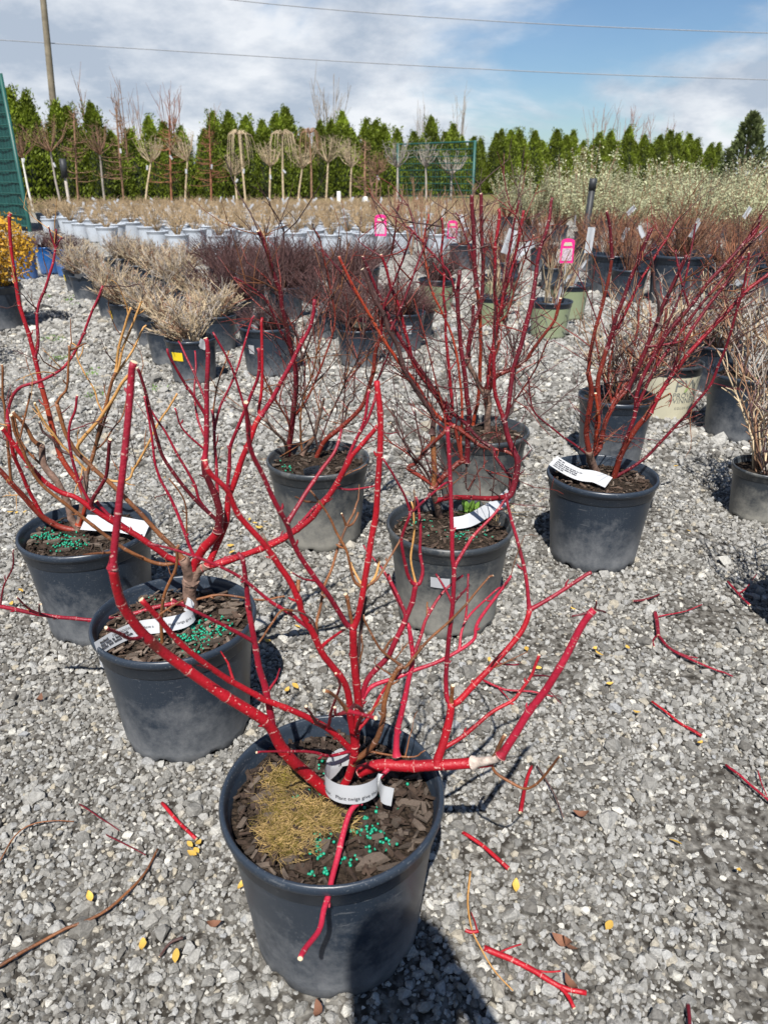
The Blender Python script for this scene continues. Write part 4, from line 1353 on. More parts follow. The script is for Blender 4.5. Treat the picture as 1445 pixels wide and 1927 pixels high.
    def twigs(s, n, mats, lo=.06, hi=.2, rad=.0016, zmin=0.0, up=.6, name='fine_twigs', far=2):
        """thin side twigs grown from points on the stems"""
        org = s.root.location
        mb = MB()
        cand = [q for q in s.samples if q[3].z > zmin]
        for i in range(n):
            q = s.r.choice(cand)
            p = q[3] - org
            rd = Vector((p.x, p.y, 0)) * 2.0
            d = (rd + Vector((s.r.gauss(0, .6), s.r.gauss(0, .6), s.r.gauss(up, .5)))).normalized()
            ln = s.r.uniform(lo, hi); P = [p]; k = 4
            for j in range(k):
                d = (d + Vector((s.r.gauss(0, .16), s.r.gauss(0, .16), s.r.gauss(.06, .12)))).normalized()
                P.append(P[-1] + d * ln / k)
            m = s.r.randrange(len(mats)); rr = min(rad * s.r.uniform(.7, 1.4), q[5] * .8)
            mb.tube(P, [rr, rr * .9, rr * .8, rr * .65, rr * .4], 5, m, None)
            for j in range(far):
                b = P[s.r.randint(1, k)]; dd = (d + Vector((s.r.gauss(0, .6), s.r.gauss(0, .6), s.r.gauss(.1, .4)))).normalized() * ln * s.r.uniform(.15, .45)
                mb.tube([b, b + dd * .5 + Vector((0, 0, .003)), b + dd], [rr * .6, rr * .5, rr * .3], 4, m, None)
        link(name, mb.mesh(name, [M[k] for k in mats], True), s.root)

    def soil_point(s, px, py, dz=0.0):
        p, _ = at_z(px, py, s.soil_z + dz)
        return p - s.root.location

    def pellets(s, clusters, size=.0033):
        """green fertiliser beads: clusters = (px, py, spread px x, y, count)"""
        mb = MB()
        bm = bmesh.new(); bmesh.ops.create_icosphere(bm, subdivisions=1, radius=1)
        sv = [v.co.copy() for v in bm.verts]; sf = [tuple(v.index for v in f.verts) for f in bm.faces]; bm.free()
        for (px, py, sx, sy, n) in clusters:
            for i in range(n):
                p = s.soil_point(px + s.r.gauss(0, sx), py + s.r.gauss(0, sy))
                if math.hypot(p.x, p.y) > .165 * s.D / .38: continue
                k = size * s.r.uniform(.62, 1.05)
                h = .006 + s.r.uniform(0, .005)
                mb.add([v * k + p + Vector((0, 0, h)) for v in sv], sf)
        o = link('fertilizer_pellets', mb.mesh('fertilizer_pellets', [M['pellet']]), s.root); o['kind'] = 'stuff'

    def chips(s, big, n_small):
        """bark chips on the soil: big ones singly at their pixels, the crumbs as one part"""
        for (px, py, ln, wd, ang) in big:
            p = s.soil_point(px, py)
            o = link('wood_chip', s.r.choice(CHIP_ME), s.root)
            k = 1 / F_PX * (s.y * _cp + (CAM_H - s.soil_z) * _sp)
            o.scale = (ln * k * .82, wd * k * .8, wd * k * .5)
            o.location = p + Vector((0, 0, .010)); o.rotation_euler = (s.r.uniform(-.15, .15), s.r.uniform(-.15, .15), ang)
        mb = MB()
        for i in range(n_small):
            a = s.r.uniform(0, 6.28); rr = .165 * math.sqrt(s.r.random()) * s.D / .38
            c = Vector((rr * math.cos(a), rr * math.sin(a), s.soil_z + .008 + s.r.uniform(-.004, .006)))
            ln = s.r.uniform(.006, .026)
            rot = Matrix.Rotation(s.r.uniform(0, 6.28), 3, 'Z') @ Matrix.Rotation(s.r.gauss(0, .35), 3, 'Y') @ Matrix.Rotation(s.r.gauss(0, .5), 3, 'X')
            mb.box(c, (ln, ln * s.r.uniform(.15, .45), ln * s.r.uniform(.08, .25)), rot, s.r.choice((0, 0, 0, 1)))
        o = link('mulch_crumbs', mb.mesh('mulch_crumbs', [M['chip_dark'], M['chip']]), s.root); o['kind'] = 'stuff'


def chip_mesh(seed):
    r_ = random.Random(seed); bm = bmesh.new()
    for i in range(22):
        x = r_.uniform(-.5, .5); k = (1 - (abs(x) * 1.7) ** 3 * .55)
        bm.verts.new((x, r_.choice((-1, 1)) * .5 * k * r_.uniform(.75, 1), r_.choice((-1, 1)) * .5 * r_.uniform(.6, 1)))
    r = bmesh.ops.convex_hull(bm, input=bm.verts)
    bmesh.ops.delete(bm, geom=[v for v in r['geom_interior'] if isinstance(v, bmesh.types.BMVert)], context='VERTS')
    me = bpy.data.meshes.new('wood_chip'); bm.to_mesh(me); bm.free(); me.materials.append(M['chip'])
    return me


CHIP_ME = [chip_mesh(s) for s in range(5)]

# ---- front plant
A = Plant('potted_dogwood', -.087, .919, 'red stemmed dogwood in a black pot with matted straw and green beads on its soil')
S = A.stem
S('red', 29, 17, -.10, '634,1500 611,1486 560,1439 528,1398 514,1373 490,1349 385,1281 312,1230 275,1198 248,1164 232,1136 221,1105 212,1070')
S('crim', 17, 15, -.06, '212,1068 216,1016 223,944 233,872 242,799 248,745 253,681', wmid=15)
S('crim', 9, 7, -.15, '275,1203 245,1203 222,1192 200,1181')
S('crim', 17, 9, -.02, '520,1370 510,1352 503,1319 497,1292 487,1257 483,1228 475,1184 468,1147 462,1108 450,1050 447,1040')
S('crim', 9, 6, -.08, '476,1211 420,1176 368,1150 323,1128')
S('red', 19, 15, .02, '652,1490 655,1458 668,1416 674,1344 670,1281 668,1230 664,1180')
S('red', 14, 12, .06, '664,1180 672,1166 680,1126 686,1093 695,1049 701,1012 709,975 712,929 714,867 715,788 709,717', wmid=13)
S('crim', 13, 8, -.10, '662,1180 653,1176 639,1153 618,1120 595,1091 568,1051 551,1016 541,983 516,937 497,896 477,859 468,825 466,780 463,757', wmid=11)
S('crim', 10, 6, .05, '543,983 545,977 576,925 605,881 630,846 643,807')
S('brown', 8, 8, .02, '662,1176 653,1138 650,1118')
S('red', 15, 10, -.13, '667,1418 653,1404 632,1383 605,1362 564,1342 501,1319 493,1316 411,1264 343,1213 303,1170 266,1128')
S('maroon', 9, 5, -.17, '612,1365 589,1352 576,1329')
S('crim', 8, 4, -.17, '620,1372 624,1350 626,1335 636,1285 632,1267')
S('crim', 8, 4, -.12, '660,1418 622,1421 593,1414 553,1412 483,1416')
S('maroon', 9, 8, -.16, '672,1385 680,1345 668,1325 654,1338')
S('crim', 9, 8, -.20, '654,1338 680,1344 707,1351', spurs=0)
S('brown', 9, 7, -.21, '654,1338 632,1318 610,1300', spurs=0)
S('maroon', 9, 6, -.18, '654,1340 632,1345 630,1331')
S('red', 17, 10, -.04, '665,1405 663,1350 661,1318 650,1285 626,1255 605,1230 584,1186 568,1153 564,1132 549,1097 530,1068 512,1041 491,1014 461,981 446,959 429,919 399,889 386,866', wmid=14)
S('crim', 9, 5, -.06, '578,1188 560,1167 549,1157 508,1133 454,1088 397,1057 340,1037 277,1023')
S('brown', 9, 8, .0, '564,1122 562,1105 562,1091')
S('red', 8, 5, .06, '604,1217 618,1206 649,1185')
S('brown', 7, 5, .10, '601,1221 595,1178 603,1141 609,1105 624,1072 634,1039 651,992 661,972 668,958')
S('brown', 5, 4, .08, '652,992 643,966')
S('brown', 5, 4, .11, '651,994 664,985 674,964')
S('dark', 6, 4, -.02, '603,1213 595,1195 584,1168 560,1151 540,1150')
S('brown', 5, 4, -.10, '553,1140 528,1149 508,1174 487,1209')
S('crim', 5, 4, -.05, '596,1097 575,1091 560,1085 548,1077')
S('crim', 13, 11, .06, '672,1385 680,1323 692,1280 728,1242 738,1226 757,1184 764,1162 775,1127 782,1100')
S('crim', 8, 6, .04, '782,1102 772,1092 761,1063 759,1016 764,987 772,962')
S('crim', 6, 4, .02, '772,964 758,929 740,900 719,861')
S('crim', 6, 5, .12, '772,966 778,961 807,935 845,906')
S('crim', 8, 5, .10, '782,1102 789,1099 796,1074 791,1039 791,996 785,944 782,934')
S('gold', 5, 4, .08, '782,1100 781,1092 774,1051 781,1002 774,944')
S('crim', 9, 7, .08, '764,1172 764,1160 749,1118 738,1095 730,1079')
S('crim', 6, 4, .12, '760,1160 740,1116 720,1074 700,1048 684,1026')
S('brown', 7, 4, .02, '680,1107 668,1095 661,1068 653,1033 634,1001 624,979 605,950 583,922')
S('gold', 6, 4, .05, '680,1105 670,1080 660,1058')
S('brown', 6, 4, .08, '690,1111 707,1093 724,1066 753,1014')
S('gold', 7, 5, .10, '690,1112 705,1085 713,1050')
S('dark', 9, 7, .05, '676,1300 676,1257 680,1184 688,1122')
S('brown', 5, 3, .03, '684,1250 683,1220 681,1195')
S('brown', 13, 10, .03, '672,1440 705,1396 719,1358 722,1327 736,1290 755,1253')
S('brown', 7, 4, .06, '755,1253 764,1255 801,1208 845,1167 894,1115 928,1083')
S('brown', 6, 4, .03, '752,1252 720,1224 703,1195 684,1157')
S('brown', 6, 4, .09, '720,1226 735,1208 759,1193')
S('red', 8, 5, .05, '684,1380 695,1348 713,1313 746,1257')
S('pink', 10, 6, .10, '680,1318 701,1290 740,1275 778,1260 836,1240 889,1205 894,1179 906,1156 941,1109 961,1083')
S('pink', 6, 4, .16, '858,1222 868,1191 878,1167 894,1147 920,1122 941,1105')
S('crim', 5, 4, .14, '877,1170 879,1132 881,1080')
S('red', 26, 22, .0, '676,1452 690,1447 720,1441 772,1442 822,1438 894,1435 925,1432', base=.03, spurs=0)
S('knob', 21, 15, -.02, '890,1434 915,1431 930,1427 945,1418', spurs=0, cut=False, name='scarred_node')
S('pink', 18, 14, -.02, '938,1424 947,1416 982,1362 1019,1307 1063,1237 1095,1179 1118,1147', spurs=.5)
S('maroon', 6, 4, -.02, '1117,1149 1100,1155 1075,1160')
S('maroon', 6, 4, .02, '1117,1149 1128,1150 1139,1153')
S('maroon', 5, 3, -.03, '1118,1147 1120,1138 1121,1130')
S('brown', 10, 8, -.01, '930,1424 940,1402 950,1383', spurs=0)
S('brown', 7, 5, -.06, '923,1437 932,1453 964,1473 990,1485 1011,1476 1028,1458 1054,1423', spurs=.4)
S('red', 19, 16, .04, '820,1436 824,1426 833,1400 845,1351 848,1322')
S('crim', 11, 8, .10, '848,1324 841,1314 839,1278 843,1215 848,1165 851,1133 852,1074 848,1045 846,987 846,922 845,864 843,803')
S('crim', 8, 5, .12, '852,1069 857,1063 894,1010 929,970 953,936')
S('crim', 6, 4, .08, '850,1134 838,1110 820,1080')
S('crim', 6, 4, .14, '851,1133 866,1120 883,1101')
S('brown', 9, 8, .03, '849,1322 851,1305 852,1290', spurs=0)
S('red', 14, 11, .10, '849,1326 860,1322 892,1288 935,1243 967,1205 985,1179 996,1147')
S('crim', 9, 8, .12, '996,1147 1011,1140 1054,1115 1112,1077')
S('crim', 9, 6, .16, '996,1147 993,1125 990,1098 982,1057 970,1005 955,949 951,928')
S('crim', 5, 3, .08, '933,1245 955,1250 976,1250')
S('red', 10, 6, .08, '838,1412 871,1386 923,1342 961,1320 976,1304 999,1272 1005,1256 1014,1232')
S('maroon', 5, 3, .09, '999,1272 1020,1271 1037,1274')
S('brown', 5, 3, .02, '700,1424 740,1422 784,1425 800,1412')
S('pink', 14, 9, .06, '745,1428 746,1415 749,1383 758,1336 768,1278 775,1240 771,1211 765,1172', wmid=11)
S('crim', 8, 5, .12, '774,1240 790,1199 801,1162 830,1118 871,1083')
S('brown', 5, 3, .10, '802,1160 804,1145 804,1133')
S('pink', 11, 10, -.285, '738,1452 717,1460 695,1479 678,1504 657,1531 639,1606 626,1652 617,1690 609,1715 602,1750 578,1781 565,1804', wmid=13)
A.twigs(16, ['maroon', 'brown'], .03, .08, .0014, .33, far=1)
A.chips([(500, 1505, 75, 24, .7), (520, 1545, 60, 22, .15), (457, 1558, 40, 14, 1.3), (468, 1610, 34, 16, .4), (700, 1628, 80, 26, .25), (640, 1615, 30, 14, -.1), (612, 1600, 40, 20, 1.2),
         (770, 1520, 56, 18, 1.35 + 1.57), (786, 1560, 46, 14, 2.2), (745, 1555, 26, 20, .9), (805, 1545, 30, 14, 1.0), (590, 1430, 44, 18, .1), (600, 1418, 36, 16, -.2), (735, 1500, 44, 14, .6), (680, 1560, 30, 14, .3),
         (540, 1625, 40, 22, -.3), (735, 1640, 66, 14, .35), (560, 1640, 34, 12, .1), (500, 1470, 30, 14, .5), (770, 1470, 40, 12, .1), (640, 1392, 26, 12, .2), (580, 1400, 30, 12, .3), (800, 1500, 28, 12, 1.2), (710, 1590, 34, 10, 1.4),
         (480, 1590, 30, 10, .6), (455, 1530, 26, 12, .9), (760, 1600, 36, 12, .2), (690, 1400, 26, 14, .4), (720, 1385, 22, 12, 0)], 700)
A.pellets([(540, 1525, 14, 12, 16), (560, 1545, 14, 14, 22), (595, 1590, 16, 10, 26), (585, 1600, 14, 10, 18), (630, 1568, 12, 9, 14), (690, 1560, 16, 16, 24), (710, 1585, 14, 10, 14), (735, 1595, 10, 5, 8), (650, 1620, 18, 10, 14), (605, 1440, 6, 14, 8), (640, 1540, 60, 40, 34), (600, 1650, 20, 5, 8), (740, 1500, 40, 30, 12)], .0036)
# matted dead grass on the soil
mb = MB(); r_ = random.Random(44)
for i in range(2600):
    f = r_.random(); a = r_.uniform(0, 6.28); q = math.sqrt(r_.random())
    lobes = ((545, 1575, 46, 42), (575, 1530, 56, 26), (535, 1470, 40, 22), (620, 1545, 46, 20), (520, 1545, 32, 50))
    cx, cy, rx, ry = r_.choice(lobes)
    p = A.soil_point(cx + rx * q * math.cos(a), cy + ry * q * math.sin(a), .010) + Vector((0, 0, r_.uniform(-.006, .007) * (1.1 - q)))
    ang = r_.uniform(0, 6.28); ln = r_.uniform(.012, .032)
    d = Vector((math.cos(ang), math.sin(ang), r_.gauss(.12, .2))) * ln
    k = Vector((-d.y, d.x, 0)) * r_.gauss(0, .3) + Vector((0, 0, .004))
    mb.tube([p, p + d * .5 + k, p + d + k * .3], [.0005, .0005, .0002], 3, (0 if r_.random() > .2 + .6 * max(0, mnoise.noise(p * 38)) + .35 * (q < .45) else 1), None)
o = link('dead_grass', mb.mesh('dead_grass', [M['straw'], M['moss']]), A.root); o['kind'] = 'stuff'
# paper band wrapped round the stems
c0 = at_y(663, 1462, A.y - .012)[0]
pts = []
for k in range(19):
    a = -3.0 + 4.3 * k / 18
    rr = .043
    pts.append(c0 + Vector((rr * 1.05 * math.sin(a), -rr * .95 * math.cos(a), -.004 + .006 * math.cos(a) + (.016 if k < 3 else 0))))
pts += [c0 + Vector((.050, -.030, -.006)), c0 + Vector((.066, -.036, -.008))]
ribbon(A.root, pts, .036, (0.0, .12, 1), lines=[(.062, -.009, .0092, 'and colour.   Plant twigs give the')])

# ---- left plant
B = Plant('potted_dogwood', -.494, 1.456, 'red stemmed dogwood with a gnarled trunk and long printed paper strip in a black pot')
S = B.stem
S('bark', 30, 26, .08, '362,1146 358,1120 360,1099 363,1068', cut=False, name='trunk')
S('bark', 26, 20, .06, '362,1095 352,1070 345,1052', cut=False, name='trunk_fork')
S('bark', 26, 18, .08, '362,1095 376,1072 392,1064', cut=False, name='trunk_fork')
S('red', 18, 18, .06, '360,1062 381,1034 398,1014 411,994', wmid=19)
S('maroon', 17, 12, .04, '413,998 411,959 399,921 387,884 385,866')
S('crim', 12, 9, .06, '386,868 389,834 390,785 390,735 389,685 387,636')
S('crim', 7, 5, .0, '387,786 369,750 347,717 322,675 315,656')
S('crim', 6, 4, .10, '388,758 369,715 350,675 336,642')
S('crim', 6, 4, .12, '386,826 372,785 369,725 367,690 367,660')
S('pink', 5, 3, -.02, '386,848 357,819 342,800 329,767')
S('crim', 8, 6, .10, '412,970 409,929 408,872 403,809 399,770')
S('crim', 6, 4, .14, '403,812 414,770 434,727 449,690 460,656 479,594')
S('brown', 4, 3, .12, '400,775 412,717 431,660')
S('red', 15, 11, .10, '390,1060 412,1015 424,984 431,941 439,912 449,874 469,832 481,800 491,782', wmid=13)
S('crim', 11, 7, .12, '491,782 504,763 532,716 557,667 580,624 590,589 592,563')
S('red', 7, 6, .12, '490,782 487,771 491,739 494,669 494,598')
S('crim', 9, 6, .06, '428,950 427,912 432,872 439,834 459,777 472,744 484,707 485,655')
S('crim', 6, 4, .06, '466,812 464,775 443,711 427,672 401,625')
S('maroon', 9, 6, .0, '412,985 399,971 369,944 334,904 307,864 297,834 282,780 270,730 258,692')
S('pink', 8, 4, .0, '362,1050 358,1030 352,1014 339,976 322,934 304,899 292,867 285,819 277,772 272,745')
S('crim', 7, 4, .06, '385,975 374,942 364,914 349,884 334,857 312,814 297,792 282,767')
S('brown', 4, 3, .05, '360,1010 350,950 335,918 319,900')
S('red', 15, 9, .06, '384,1072 410,1062 432,1056 479,1038 528,1020 551,1004 585,977 601,956 632,915 649,879 661,856 670,846 690,824 712,800', wmid=12)
S('crim', 11, 6, .12, '395,1066 432,1050 460,1043 501,1024 543,1004 593,956 620,925 647,881 665,842 678,815 688,784 694,742 695,734')
S('crim', 7, 6, .13, '678,815 690,792 697,773 707,742')
S('crim', 5, 4, .10, '638,921 657,921 707,913')
S('red', 15, 8, -.03, '342,1064 320,1050 297,1034 259,1009 228,993 197,974 176,958 145,937 118,929 83,906 52,872 27,841 4,806', wmid=11)
S('maroon', 9, 7, -.02, '174,957 172,951 176,937 191,910 203,875 208,827')
S('crim', 7, 5, .02, '178,958 170,945 156,918 143,885 135,858 130,827 133,798 143,773 146,744')
S('crim', 9, 7, .03, '300,1036 276,1022 228,983 205,965 181,943')
S('brown', 9, 6, -.06, '335,1060 306,1063 266,1050 208,1014 179,991 120,945 83,916 62,889 48,860 35,823 21,781')
S('brown', 11, 8, .06, '345,1045 327,1030 299,1003 249,951 218,918 174,875 145,850 125,819 114,785 107,760')
S('brown', 6, 4, .06, '107,762 115,745 125,731 127,690 130,650')
S('brown', 5, 3, .10, '130,660 145,655 163,646')
S('brown', 8, 6, -.10, '306,1216 305,1164 312,1113 332,1065 337,1025')
S('crim', 10, 9, -.03, '345,1138 327,1136 286,1145 246,1156 207,1162 158,1165 72,1156 0,1140 -30,1133', wmid=8)
S('maroon', 6, 4, -.03, '75,1157 54,1145 32,1124')
S('maroon', 5, 4, -.05, '77,1157 76,1149 78,1137')
S('maroon', 4, 3, .0, '4,1138 7,1099 25,1066 27,1034')
S('brown', 6, 4, .10, '366,1130 383,1125 420,1119 491,1129 536,1122')
B.twigs(22, ['maroon', 'brown'], .03, .10, .0014, .36, far=1)
B.chips([(430, 1160, 46, 22, .1), (445, 1145, 40, 18, .2), (400, 1215, 60, 18, .3), (430, 1195, 40, 14, .5), (250, 1240, 30, 14, .2), (300, 1245, 40, 14, .1), (230, 1190, 30, 14, 1.0), (320, 1225, 34, 12, .4), (345, 1235, 30, 10, -.2), (300, 1128, 16, 12, .2), (270, 1130, 30, 10, .4), (410, 1130, 30, 14, .6), (390, 1120, 30, 12, 0)], 480)
B.pellets([(385, 1190, 22, 12, 130), (370, 1205, 14, 9, 60), (430, 1183, 9, 8, 18), (330, 1205, 20, 10, 24), (345, 1230, 20, 6, 12), (286, 1134, 5, 4, 6)], .0036)
p = lambda x, y, z: at_z(x, y, z)[0]
ribbon(B.root, [p(182, 1222, .318), p(215, 1202, .318), p(260, 1183, .316), p(310, 1176, .318), p(345, 1168, .325), p(364, 1155, .33), p(360, 1143, .335), p(350, 1136, .338)], .034, (0, .45, 1),
       lines=[(.012, .006, .0075, '#7'), (.045, .006, .0085, 'FIRE DOGWOOD'), (.012, -.001, .0065, '#4 5 2 6 5'), (.012, -.008, .0065, '#6 4 7 3 5'), (.100, -.002, .0085, 'twigs have a'), (.175, -.004, .0085, 'Plant twigs give the')])
paper_bit(B.root, (-.155, -.075, .245), .05, .05, (0, .1, -1.1), 'label')

# ---- back left plant
Ep = Plant('potted_dogwood', -.877, 1.925, 'orange and golden stemmed dogwood with a blank white folded tag in a black pot')
S = Ep.stem
S('bark', 16, 15, .07, '150,1000 137,975 133,962 116,916 89,883 81,860 77,839', cut=False, name='trunk')
S('brown', 10, 7, .05, '77,840 62,827 48,802 25,775')
S('bark', 14, 12, .05, '158,992 154,956 160,915 162,885', cut=False, name='trunk')
S('rust', 15, 10, -.03, '150,1001 114,993 89,980 71,964 50,939 25,912 0,885 -40,850')
S('red', 9, 8, -.04, '80,974 62,937 48,906 37,881 25,850 16,796')
S('crim', 8, 5, .03, '16,798 15,781 19,760 27,742 42,728 79,717 114,698 133,679 149,650 170,597 187,559 194,538')
S('orange', 13, 11, .07, '165,990 160,950 152,918 133,891 116,860 104,823 91,775 79,729')
S('red', 11, 7, .09, '79,731 71,692 66,671 54,628 45,595 35,553 26,506 22,459 21,401')
S('crim', 8, 5, .12, '66,671 71,654 71,612 75,569 87,536 99,499 104,461')
S('crim', 4, 3, .12, '104,463 106,445 106,431')
S('crim', 4, 3, .10, '104,464 97,445 92,426')
S('crim', 4, 3, .14, '104,464 112,455 118,447')
S('brown', 9, 7, .06, '160,900 172,870 176,858 187,821 195,783 208,731 219,700')
S('gold', 7, 5, .06, '219,702 223,659 235,607 247,578')
S('gold', 7, 5, .10, '219,700 226,686 235,649 252,607 268,566')
S('gold', 6, 4, .12, '228,718 242,673 259,640 276,612')
S('gold', 9, 7, .02, '155,870 147,848 158,825 181,796 197,773 214,748 228,721 245,700')
S('gold', 6, 5, .10, '172,880 210,905 243,904 255,883 278,837 304,785 334,740')
S('gold', 6, 5, .0, '160,880 135,854 104,821 79,781 66,758')
S('dark', 7, 5, .02, '135,858 112,848 98,825 83,810 75,794')
S('brown', 6, 4, .08, '172,872 187,827 199,785 214,752')
S('brown', 5, 3, .10, '185,850 197,833 216,804 230,785 243,740')
S('gold', 4, 3, .08, '195,778 183,756 176,731 160,702 145,673 145,652 135,645')
S('brown', 7, 5, -.02, '30,900 12,781 6,744 4,686')
S('brown', 5, 4, .0, '40,860 39,827 48,785 58,738')
S('brown', 6, 4, .05, '90,885 42,833 27,775')
Ep.twigs(46, ['brown', 'dark', 'gold'], .05, .16, .0016, .40)
Ep.chips([(70, 1010, 30, 12, .2), (100, 1025, 40, 12, .3), (200, 1015, 40, 14, .1), (225, 1020, 36, 10, .4), (120, 1040, 40, 10, 0), (60, 1025, 24, 12, .9), (180, 1030, 36, 12, -.2), (150, 1020, 40, 10, .2)], 260)
Ep.pellets([(125, 1022, 24, 8, 120), (90, 1010, 18, 7, 40), (60, 1018, 8, 4, 12), (140, 1030, 20, 6, 30)], .0036)
p = lambda x, y, z: at_z(x, y, z)[0]
ribbon(Ep.root, [p(158, 982, .33), p(185, 984, .335), p(215, 985, .34), p(245, 990, .335), p(278, 996, .33)], .052, (.1, .75, .5), curl=2.0)

# ---- centre back plant
C_ = Plant('potted_dogwood', -.242, 2.513, 'dark maroon stemmed dogwood in a black pot with a small ribbed white tag', 'pot_dusty')
S = C_.stem
S('maroon', 15, 9, .0, '541,858 543,846 547,809 555,756 557,719 555,682 547,652 540,617 532,579 525,540 512,500 500,465 486,434', wmid=11)
S('dark', 6, 4, .05, '557,707 575,664 585,632 599,594 614,570 632,545 638,520 639,482 639,447')
S('rust', 12, 8, .0, '595,862 614,829 644,804 669,779 684,761 692,741 699,714 704,674 714,632 722,594')
S('maroon', 6, 4, .03, '695,735 712,714 729,669 740,640')
S('dark', 5, 4, .03, '530,570 532,550 534,495 534,431')
S('rust', 6, 3, .06, '556,784 560,776 580,749 595,712 609,677 624,637 632,594 622,540 612,495 602,447 590,430')
S('dark', 5, 3, .08, '648,800 657,761 666,751 667,707 677,657 687,614 694,582')
S('maroon', 7, 4, -.04, '546,655 527,624 502,567 470,540 440,522')
S('dark', 5, 2, .08, '640,806 644,794 647,744 654,652 659,560 674,470 679,425')
S('rust', 6, 3, .0, '550,855 545,800 530,770 510,740 495,700 490,660')
S('brown', 6, 3, .05, '570,858 565,800 575,740 590,700 600,640')
S('bark', 11, 6, .05, '570,855 590,820 600,790 610,750', cut=False)
S('bark', 9, 5, -.03, '555,858 535,830 515,810 498,790', cut=False)
S('dark', 5, 3, .09, '600,850 612,800 640,745 660,700 690,660')
S('rust', 6, 4, .10, '556,690 560,640 545,600 530,570')
S('dark', 5, 3, .02, '600,850 580,780 565,740')
C_.twigs(190, ['dark', 'dark', 'rust', 'brown'], .08, .30, .0019, .36, .8)
C_.chips([(520, 880, 20, 8, .3), (640, 885, 24, 8, .2), (660, 870, 20, 8, .7), (560, 895, 22, 8, 0)], 160)
C_.pellets([(535, 885, 10, 5, 16)], .0036)
ribbon(C_.root, [p(572, 890, .32), p(584, 886, .325), p(600, 884, .325)], .055, (.3, -.5, .8), lines=[(.004, .014, .006, '#5 3 4'), (.004, .003, .006, '#4 6'), (.004, -.009, .006, '#6 4'), (.004, -.02, .006, '#3 5')])

# ---- centre plant with the looping stems
G = Plant('potted_dogwood', .197, 1.963, 'dogwood with looping red stems in a dusty black pot with blank white label', 'pot_dusty')
S = G.stem
S('bark', 17, 14, .03, '828,975 822,950 818,934 815,918', cut=False, name='trunk')
S('brown', 13, 12, .04, '816,918 818,887 815,852 813,816')
S('dark', 13, 8, -.02, '813,818 814,786 806,767 789,741 771,713 763,701 748,655 736,625 720,591 702,558 690,524 682,506')
S('rust', 13, 12, .05, '817,918 832,899 850,882 869,868 878,870')
S('maroon', 13, 8, .04, '876,870 881,805 881,772 874,718 867,654 862,573 864,509')
S('rust', 9, 7, .05, '869,868 860,835 853,802')
S('orange', 10, 6, .0, '848,802 832,791 813,772 794,741 772,708 742,674 720,634 696,594 666,540 650,506 638,482')
S('deepred', 10, 6, .02, '850,796 832,762 808,729 789,703 772,661 760,619 751,585 739,549 727,512 717,479')
S('maroon', 10, 7, .02, '872,797 851,776 827,748 803,712 780,680 769,664 742,619 726,585 711,555 696,515 683,482')
S('rust', 9, 9, .05, '850,800 860,804 872,812')
S('deepred', 8, 5, .06, '852,790 851,772 846,711 841,659 839,634 835,558 832,482 831,409')
S('orange', 7, 4, .07, '868,862 868,847 869,786 867,729 860,675 845,625 830,585 812,549 801,506 798,451 806,403')
S('deepred', 12, 12, -.08, '826,938 845,938 872,937 910,937 954,934')
S('deep', 15, 11, -.04, '950,936 961,929 970,894 971,866 961,845 952,819 947,790', wmid=14)
S('deepred', 10, 7, -.02, '948,792 945,781 940,765 931,732 928,687 929,654 934,585 929,543 931,482 938,393')
S('deep', 11, 6, .02, '948,790 954,778 959,746 967,689 982,634 998,567 1010,497 1028,439 1039,372', wmid=11)
S('maroon', 8, 6, .03, '988,625 992,610 995,588 1006,540')
S('dark', 5, 4, .03, '956,782 962,775 968,734 969,664 966,630')
S('rust', 9, 8, .02, '853,802 869,812 888,826 902,838 924,845 949,849 968,858')
S('maroon', 8, 7, .0, '880,806 907,831 926,842 931,859 947,882 959,899 958,922')
S('rust', 10, 9, .02, '814,914 785,894 766,880 780,871 801,847 822,826 839,807')
S('dark', 5, 4, .05, '876,870 878,900 880,922')
S('dark', 4, 3, .0, '958,915 925,895 905,880 890,905 880,925')
S('dark', 5, 3, .0, '812,916 780,870 750,800 738,770')
S('dark', 5, 3, -.03, '812,916 800,885 765,840 735,795')
S('rust', 5, 3, .0, '812,918 795,880 760,850 731,831')
S('dark', 5, 3, .04, '814,900 800,860 785,800 780,770')
S('dark', 5, 3, .06, '818,870 845,890 820,855 800,830')
S('rust', 5, 3, .05, '838,806 830,760 815,700 805,660 795,620 777,560')
S('deep', 6, 4, .05, '862,573 848,518 827,494 797,463 765,425')
S('deep', 6, 5, .0, '705,640 723,579 739,537 757,488 777,435')
S('deep', 6, 4, .04, '735,625 757,573 766,543 784,494 804,448')
G.twigs(190, ['dark', 'dark', 'rust', 'maroon'], .06, .22, .0017, .36, .6)
G.chips([(800, 1010, 20, 10, .2), (840, 1020, 26, 8, .3), (880, 1015, 22, 8, .1), (770, 1000, 22, 8, .6)], 220)
G.pellets([(885, 1008, 20, 8, 40), (780, 990, 18, 8, 22), (850, 1015, 20, 6, 18)], .003)
ribbon(G.root, [p(850, 985, .315), p(880, 980, .32), p(915, 962, .325), p(945, 942, .335), p(958, 930, .34)], .040, (.15, .7, .6))
sticker(G.root, .38, .321, -.22, .16, .19, .225, 'paper')
mb = MB(); r_ = random.Random(3)
q = G.soil_point(880, 965)
leaf_quads(mb, [q + Vector((r_.gauss(0, .008), r_.gauss(0, .008), .005)) for _ in range(16)], .045, r_, 0, 1.4, .4)
o = link('weed', mb.mesh('weed', [M['leaf_green']]), G.root)
mb = MB()
q = G.soil_point(935, 975)
for i in range(60):
    d = Vector((r_.gauss(0, .6), r_.gauss(0, .6), 1)).normalized() * r_.uniform(.02, .06)
    b0 = q + Vector((r_.gauss(0, .012), r_.gauss(0, .012), .0)); mb.tube([b0, b0 + d * .6, b0 + d + Vector((d.x, d.y, -.01))], [.0008, .0007, .0003], 3, 0, None)
